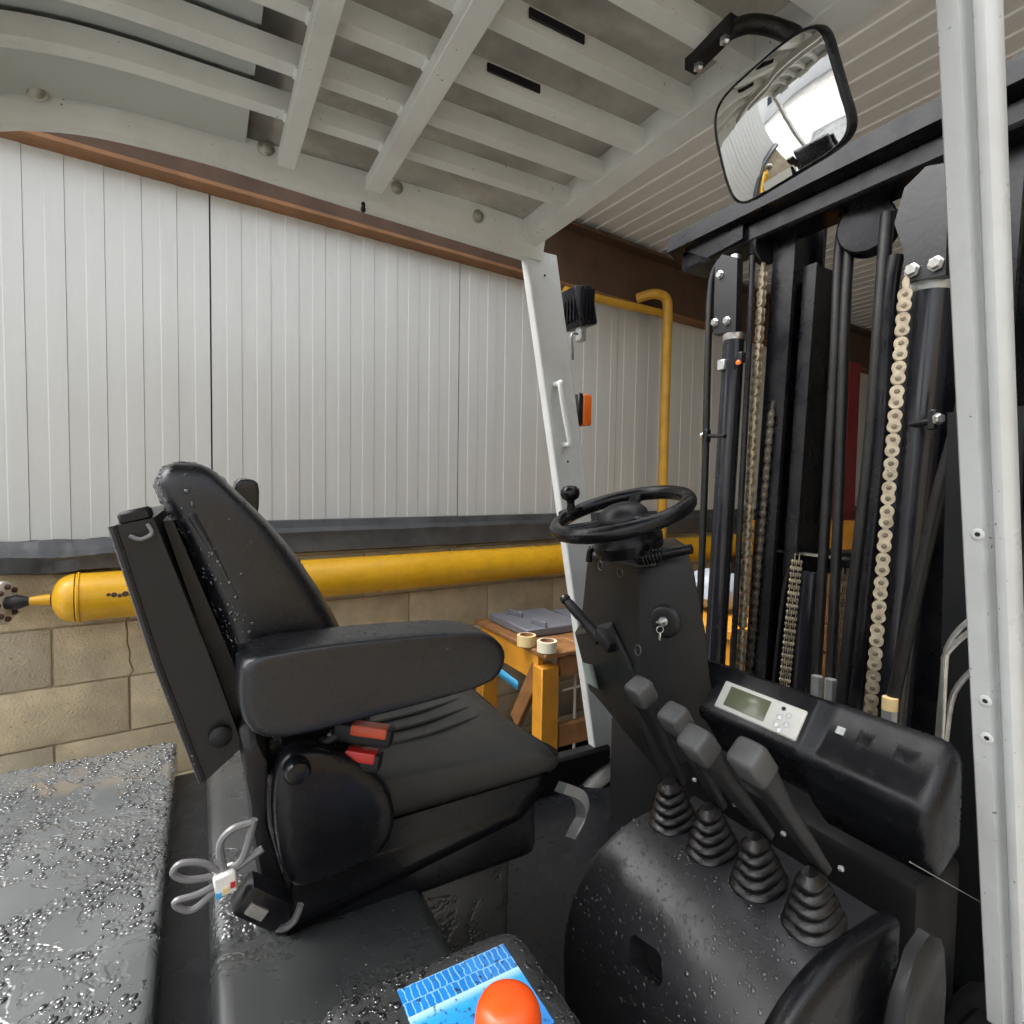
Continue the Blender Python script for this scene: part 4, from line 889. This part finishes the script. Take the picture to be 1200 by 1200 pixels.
# parking brake: housing and lever
hb = [(672, 742), (715, 732), (736, 775), (748, 805), (744, 850), (690, 811)]
P_ = [at(*q, X=x) for q, x in zip(hb, (.845, .82, .815, .825, .84, .855))]; cen_ = sum(P_, V3()) / 6
hs_ = B().loft([[p + V3((.10, .10, 0)) for p in P_], [p + V3((.008, .004, 0)) for p in P_], [p + (cen_ - p) * .06 for p in P_]]).obj('brake_housing', 'greyplastic', FL, 30)
bpy.context.view_layer.update()
b = B(); st = [hit(hs_, *q) for q in ((682, 776), (695, 779), (702, 808), (688, 800))]; nb = sum((n_ for p, n_ in st), V3()).normalized(); b.loft([[p + nb * .0005 for p, n_ in st], [p + nb * .0013 for p, n_ in st]]); b.obj('green_sticker', 'sticker', hs_)
lb0, lb1 = at(664, 704, X=.79), at(704, 750, X=.82)
brk = B().tube([lb1, lb0 + (lb1 - lb0) * .45, lb0 + (lb1 - lb0) * .38, lb0 + (lb1 - lb0) * .08, lb0], [.016, .011, .013, .012, .010], 14).obj('brake_lever', 'black', FL, 50)
B().lathe([(.0125, 0), (.0135, .006), (.010, .014), (.0005, .015)], lb0, lb0 - lb1, 16).obj('lever_button', 'plastic', brk)
B().box(lb1 + V3((.01, -.02, .005)), (.05, .06, .03), Matrix.Rotation(radians(25), 3, 'X'), .006, 2).obj('lever_clevis', 'black', brk)
# pedals on the floor
for y in (.80, .93): B().box((.93, y, .60), (.02, .08, .11), Matrix.Rotation(radians(-35), 3, 'Y'), .006, 2).obj('pedal', 'hose', FL)

# ------------------------------------------------------------------ mast
def mx(z): return 1.37 + .05 * (z - 1.5)
def mline(y, z0, z1, dx=0): return [V3((mx(z0) + dx, y, z0)), V3((mx(z1) + dx, y, z1))]
def mpt(x, y, dx=0):
    z = 1.6
    for _ in range(8): p = at(x, y, X=mx(z) + dx); z = p.z
    return p
def channel(name, y0, y1, x0, x1, z0, z1, m='mast'):
    """rolled mast section: two flanges and a web, open sideways"""
    t = .014; loops = []
    ym = (y0 + y1) / 2
    for z in (z0, z1):
        o = mx(z)
        loops.append([V3((o + x0, y0, z)), V3((o + x0, y1, z)), V3((o + x0 + t, y1, z)), V3((o + x0 + t, ym + t / 2, z)), V3((o + x1 - t, ym + t / 2, z)), V3((o + x1 - t, y1, z)), V3((o + x1, y1, z)), V3((o + x1, y0, z)),
                      V3((o + x1 - t, y0, z)), V3((o + x1 - t, ym - t / 2, z)), V3((o + x0 + t, ym - t / 2, z)), V3((o + x0 + t, y0, z))])
    return B().loft(loops).obj(name, m, FL, 20)
channel('mast_upright', .985, 1.052, .03, .17, .15, 2.27)
channel('mast_upright', .938, .975, .06, .18, .15, 2.12)
channel('mast_upright', .565, .645, .035, .17, .15, 2.27)
channel('mast_upright', .495, .558, .03, .17, .15, 2.20)
B().box((mx(.6) + .1, .80, .35), (.10, .62, .20), None, .01, 1).obj('mast_cross_member', 'mast', FL)
B().box((mx(1.3) + .22, .80, 1.30), (.05, .62, .07), None, .006, 1).obj('carriage_bar', 'mast', FL)
B().box((mx(.7) + .22, .80, .75), (.05, .62, .12), None, .006, 1).obj('carriage_bar', 'mast', FL)
# crosshead
b = B(); sec_ = lambda y, k=1, up=0: [V3((1.335 + (x - 1.335) * 1, y, 2.27 + up + z * k)) for x, z in ((0 + 1.335, 0), (1.335, .048), (1.50, .048), (1.50, -.006), (1.365, -.010))]
b.loft([[V3((1.37, 1.385, 2.285)), V3((1.37, 1.385, 2.31)), V3((1.47, 1.385, 2.31)), V3((1.47, 1.385, 2.26)), V3((1.38, 1.385, 2.26))], sec_(1.372), sec_(1.30), sec_(.36), sec_(.30)])
ch = b.obj('mast_crosshead', 'mast', FL, 25)
B().box((1.43, .85, 2.235), (.11, 1.0, .055), None, .008, 1).obj('crosshead_rib', 'mast', FL)
B().loft([[V3((x, y, z)) for x, y, z in ((1.36, 1.33, 2.27), (1.36, 1.10, 2.27), (1.36, 1.10, 2.22), (1.36, 1.23, 2.21))], [V3((x, y, z)) for x, y, z in ((1.48, 1.33, 2.27), (1.48, 1.10, 2.27), (1.48, 1.10, 2.22), (1.48, 1.23, 2.21))]]).obj('crosshead_gusset', 'mast', FL, 25)

def bolt(p, n_, r, parent, m='steel'):
    return B().lathe([(r * 1.25, 0), (r * 1.25, .002), (r, .0025), (r, r * .75), (r * .8, r * .9), (.0004, r * .9)], p, n_, 6).obj('hex_bolt', m, parent, 20)
# left lift cylinder with its bracket
cL0, cL1 = mpt(836, 800, -.02), mpt(860, 400, -.02)
cyl = B().tube([cL0, cL1], .030, 24).obj('lift_cylinder', 'cyl', FL)
B().lathe([(.030, 0), (.032, .004), (.032, .018), (.022, .024)], cL1, cL1 - cL0, 24).obj('cylinder_collar', 'steel', cyl)
B().tube([cL1, mpt(862, 300, -.02)], .016, 16).obj('cylinder_rod', 'steel', cyl)
bq = [mpt(*q, -.05) for q in ((836, 392), (862, 388), (864, 302), (846, 298), (838, 310))]
br_ = B().loft([bq, [p + V3((.03, .004, 0)) for p in bq]]).obj('cylinder_bracket', 'mastgrey', FL, 25)
for q in ((844, 322), (838, 378), (852, 376)): bolt(mpt(*q, -.05), (-1, 0, 0), .0105, br_)
cl = mpt(829, 511, -.03); B().tube([mpt(850, 511, -.05), cl], .006, 8).obj('hose_clamp', 'mastgrey', cyl)
B().box(cl, (.02, .012, .04), None, .002, 1).obj('clamp_plate', 'mastgrey', cyl); bolt(cl + V3((-.008, .01, 0)), (-.4, .9, 0), .009, cyl)
s0 = mpt(847, 428, -.05); B().box(s0, (.02, .025, .03), None, .002, 1).obj('sensor_box', 'galv', FL)
s1 = mpt(869, 424, -.05); B().box(s1 + V3((0, 0, .012)), (.02, .014, .03), None, .002, 1).obj('sensor_box', 'mastgrey', FL); B().lathe([(.007, 0), (.007, .006), (.0004, .008)], s1 + V3((-.011, 0, -.004)), (-1, -.3, 0), 12).obj('orange_plug', 'orange', FL)
# right lift cylinder
cR0, cR1 = mpt(1040, 850, -.03), mpt(1090, 345, -.03)
cyr = B().tube([cR0, cR1], .041, 28).obj('lift_cylinder', 'cyl', FL)
B().lathe([(.041, 0), (.043, .004), (.043, .02), (.028, .028)], cR1, cR1 - cR0, 28).obj('cylinder_collar', 'galv', cyr)
bq = [mpt(*q, -.085) for q in ((1062, 330), (1108, 322), (1112, 190), (1085, 195), (1060, 220), (1048, 262), (1058, 290))]
brr = B().loft([bq, [p + V3((.03, .004, 0)) for p in bq]]).obj('cylinder_bracket', 'mastgrey', FL, 25)
for q in ((1069, 317), (1097, 309)): bolt(mpt(*q, -.085), (-1, 0, .0), .0125, brr)
B().tube([mpt(1062, 499, -.06), mpt(1100, 492, -.09)], .007, 8).obj('hose_clamp', 'mastgrey', cyr)
cb = mpt(1094, 492, -.09); B().box(cb, (.02, .014, .04), None, .002, 1).obj('clamp_plate', 'mastgrey', cyr); bolt(cb + V3((-.01, -.012, 0)), (-.5, -.8, 0), .010, cyr)
# hoses and rods
def hose(name, pts, r, m='hose', dx=0, k=5): return B().tube([mpt(x, y, dx) for x, y in pts], r, 10, smooth=k).obj(name, m, FL)
hose('hydraulic_hose', [(845, 305), (834, 330), (830, 400), (826, 560), (818, 760)], .0105, dx=-.03)
hose('hydraulic_pipe', [(882, 300), (878, 400), (872, 520), (858, 790)], .0085, 'mast', -.02)
hose('hydraulic_hose', [(1008, 232), (992, 250), (983, 300), (978, 420), (968, 600), (955, 815)], .0125, dx=.05)
hose('hydraulic_hose', [(1020, 238), (1000, 262), (993, 320), (988, 430), (982, 610), (972, 815)], .0125, dx=.05)
hose('hydraulic_hose', [(1040, 250), (1034, 330), (1020, 520), (1000, 700), (985, 840)], .015, dx=.03)
hose('hydraulic_hose', [(1050, 300), (1042, 360), (1034, 520), (1016, 700), (1000, 850)], .017, 'mast', .03)
hose('hydraulic_hose', [(1135, 440), (1125, 490), (1100, 580), (1068, 720), (1040, 850)], .0125, dx=-.10)
hose('hydraulic_hose', [(931, 662), (924, 672), (918, 700), (910, 770), (904, 830)], .006, dx=.05)
for q, m in (((957, 808), 'galv'), ((973, 812), 'galv'), ((1042, 838), 'galv')):
    p = mpt(*q, .03 if q[0] < 1000 else -.11); B().tube([p + V3((0, 0, .035)), p - V3((0, 0, .05))], .014, 6).obj('hose_fitting', m, FL)
p = mpt(1043, 824, -.112); B().tube([p + V3((0, 0, .012)), p - V3((0, 0, .014))], .0145, 10).obj('yellow_tag', 'tape', FL)
# hose pulley under the crosshead
pc_ = mpt(1018, 268, .06); B().lathe([(.012, -.03), (.062, -.028), (.066, -.02), (.052, -.006), (.052, .006), (.066, .02), (.062, .028), (.012, .03)], pc_, (1, .25, 0), 36).obj('hose_pulley', 'mast', FL, 40)
bolt(mpt(978, 234, .0), (-1, 0, 0), .009, ch)

# chains: every link is a piece
def link_mesh(name, m, hw=.0132, p=.0236, axis='x'):
    b = B(); out = []
    N_ = 14
    for k in range(N_ + 1): a = radians(-40 + 260 * k / N_); out.append((hw * cos(a), p / 2 + hw * sin(a)))
    out = out + [(-x, -z) for x, z in out]
    for d0, d1 in ((-.0065, -.0045), (.0045, .0065)):
        b.loft([[V3((d0, x, z)) for x, z in out], [V3((d1, x, z)) for x, z in out]])
    inn = [(x * .5, z) for x, z in out]
    b.loft([[V3((-.0038, x, z + .0255)) for x, z in inn], [V3((.0038, x, z + .0255)) for x, z in inn]])
    nf = len(b.bm.faces)
    for s_ in (-1, 1): b.lathe([(.0045, -.0076), (.0056, -.0072), (.0056, .0072), (.0045, .0076)], V3((0, 0, s_ * p / 2)), (1, 0, 0), 12)
    for f in list(b.bm.faces)[nf:]: f.material_index = 1
    me = b.mesh(name, m, 35); me.materials.append(M['pin']); return me
lk = link_mesh('chain_link', 'chain')
def chain(top, bot, label, rotz=0, mesh=lk, pitch=.0510, cut=None):
    e = bpy.data.objects.new('lift_chain', None); COL.objects.link(e); e.parent = FL; e.matrix_parent_inverse = Matrix.Translation(-FL.location); e.empty_display_size = .05
    e['label'] = label
    d_ = bot - top; n_ = int(d_.length / pitch); q = (-d_).to_track_quat('Z', 'Y'); R = rot_to(-d_, (cos(rotz), sin(rotz), 0)).to_euler()
    for i in range(n_):
        o = bpy.data.objects.new('chain_link', mesh); COL.objects.link(o); o.parent = e; o.location = top + d_.normalized() * (i + .5) * pitch; o.rotation_euler = R
chain(mpt(1061, 338, -.088), mpt(1018, 860, -.088), 'bright brass lift chain beside the right cylinder', radians(27))
chain(mpt(894, 318, .0), mpt(866, 800, .0), 'lift chain beside the left cylinder', radians(-12))
lkd = link_mesh('chain_link', 'chaindark')
chain(mpt(906, 480, .028), mpt(878, 800, .028), 'dark rear lift chain in the left upright', radians(-12), lkd)
b = B()
for k, xo in enumerate((-.0105, -.0052, 0, .0052, .0105)):
    zo = .0 if k % 2 == 0 else .017
    b.box((xo, 0, zo), (.0026, .018, .029), None, .001, 1)
nf = len(b.bm.faces)
for zz in (-.0085, .0085): b.lathe([(.0045, -.014), (.0045, .014)], V3((0, 0, zz)), (1, 0, 0), 10)
for f in list(b.bm.faces)[nf:]: f.material_index = 1
leaf = b.mesh('chain_link', 'chain', 35); leaf.materials.append(M['pin'])
chain(mpt(934, 655, .03), mpt(916, 835, .03), 'short leaf chain seen edge-on in the mast centre', radians(-58), leaf, .034)
chain(mpt(990, 672, .10), mpt(972, 835, .10), 'short leaf chain at the right of the free-lift cylinder', radians(-50), leaf, .034)
p = mpt(950, 650, .09); B().box(p, (.02, .20, .006)).obj('chain_anchor_bar', 'steel', FL)
B().tube([mpt(952, 670, .10), mpt(935, 860, .10)], .03, 20).obj('free_lift_cylinder', 'cyl', FL)
# pulley cheek at top of left chain
pl = mpt(897, 290, .02); B().lathe([(.01, -.012), (.045, -.012), (.05, -.008), (.05, .008), (.045, .012), (.01, .012)], pl, (.2, 1, 0), 30).obj('chain_pulley', 'mast', FL)
# chrome bent rods by the right pillar
for off in (0, 1):
    qs = [(1142, 722 + 14 * off), (1124, 738 + 12 * off), (1112 - 4 * off, 756 + 12 * off), (1108 - 2 * off, 775 + 10 * off), (1103 - 4 * off, 870), (1100 - 4 * off, 900)]
    B().tube([at(x, y, X=1.16) for x, y in qs], .005, 10, smooth=5).obj('guard_rod', 'steel', FL)
B().tube([at(1150, 775, X=1.2), at(1118, 812, X=1.2), at(1108, 870, X=1.2)], .005, 8, smooth=5).obj('guard_rod', 'steel', FL)
# clear lower screen plate by the pillar
B().box((1.24, .455, 1.1), (.006, .11, 1.1), Matrix.Rotation(radians(-3), 3, 'Y')).obj('side_shield', 'mastgrey', FL)
# hose reel bundle outboard of the right upright
for k in range(4): B().tube([V3((1.40 + .01 * k, .435 - .018 * k, 2.26)), V3((1.37, .425 - .016 * k, 2.1)), V3((1.38, .43 - .018 * k, 1.8)), V3((1.36, .44 - .016 * k, 1.2)), V3((1.36, .44 - .016 * k, .5))], .008, 8, smooth=5).obj('hydraulic_hose', 'hose', FL)
B().box((1.50, .40, 1.95), (.05, .10, .50), None, .008, 1).obj('hose_guard', 'mast', FL)
# forks
for y in (.62, .98): B().loft([[V3((x, y + a, z)) for a in (-.06, .06) for z in ((z0_, z1_) if a < 0 else (z1_, z0_))] for x, z0_, z1_ in ((1.62, .06, .10), (2.7, .065, .08))]).obj('fork', 'dark', FL)

# ------------------------------------------------------------------ rain on the machine
bpy.context.view_layer.update()
up = lambda p, n_: max(0, n_.z) ** .7
drops([drum], 1000, .0011, .0034, lambda p, n_: (1 if n_.z > .1 and p.x < .73 else .12) * (0.15 + .85 * max(0, n_.z)), 'rain_drops', FL, 5)
drops([brest], 1300, .0010, .0030, lambda p, n_: (1.0 if p.y < SN + .2 else 0) * (1.0 if p.x < lerp([(1.1, .10), (1.26, .085), (1.335, .055), (1.41, .018), (1.49, -.012), (1.52, -.01)], p.z) else .07) * (.25 + .75 * max(0, noise.noise(p * 17) + .35)), 'rain_drops', FL, 6)
drops([fender], 1100, .0010, .0030, lambda p, n_: (1 if n_.z > .3 else 0) * (1 if not (lx0 < p.x < lx1 and ly0 < p.y < ly1) else .0) * (.2 + max(0, noise.noise(p * 25) + .4)), 'rain_drops', FL, 8)
drops([lo], 120, .0008, .0018, lambda p, n_: 1 if n_.z > .5 else 0, 'rain_drops', FL, 9)
drops([hood], 4000, .0011, .0042, lambda p, n_: (1 if n_.z > .7 and p.x > -.55 and p.y > .55 else 0) * (1 if noise.noise(p * 16) + .4 * noise.noise(p * 45) < .06 else .04), 'rain_drops', FL, 11, .45)
drops([bpy.data.objects['seat_platform'], bpy.data.objects['platform_step']], 700, .0008, .0022, lambda p, n_: (1 if n_.z > .7 else 0) * (1 if noise.noise(p * 9) > .0 else .1), 'rain_drops', FL, 12, .45)
drops([shell, bpy.data.objects['shell_edge']], 260, .0008, .0022, lambda p, n_: 1 if (n_.x < -.3 and p.y < SN + .06) else .015, 'rain_drops', FL, 13, .5)
drops([ar, cush], 160, .0007, .0018, lambda p, n_: 1 if n_.z > .3 and p.x < .2 else .1, 'rain_drops', FL, 14, .5)
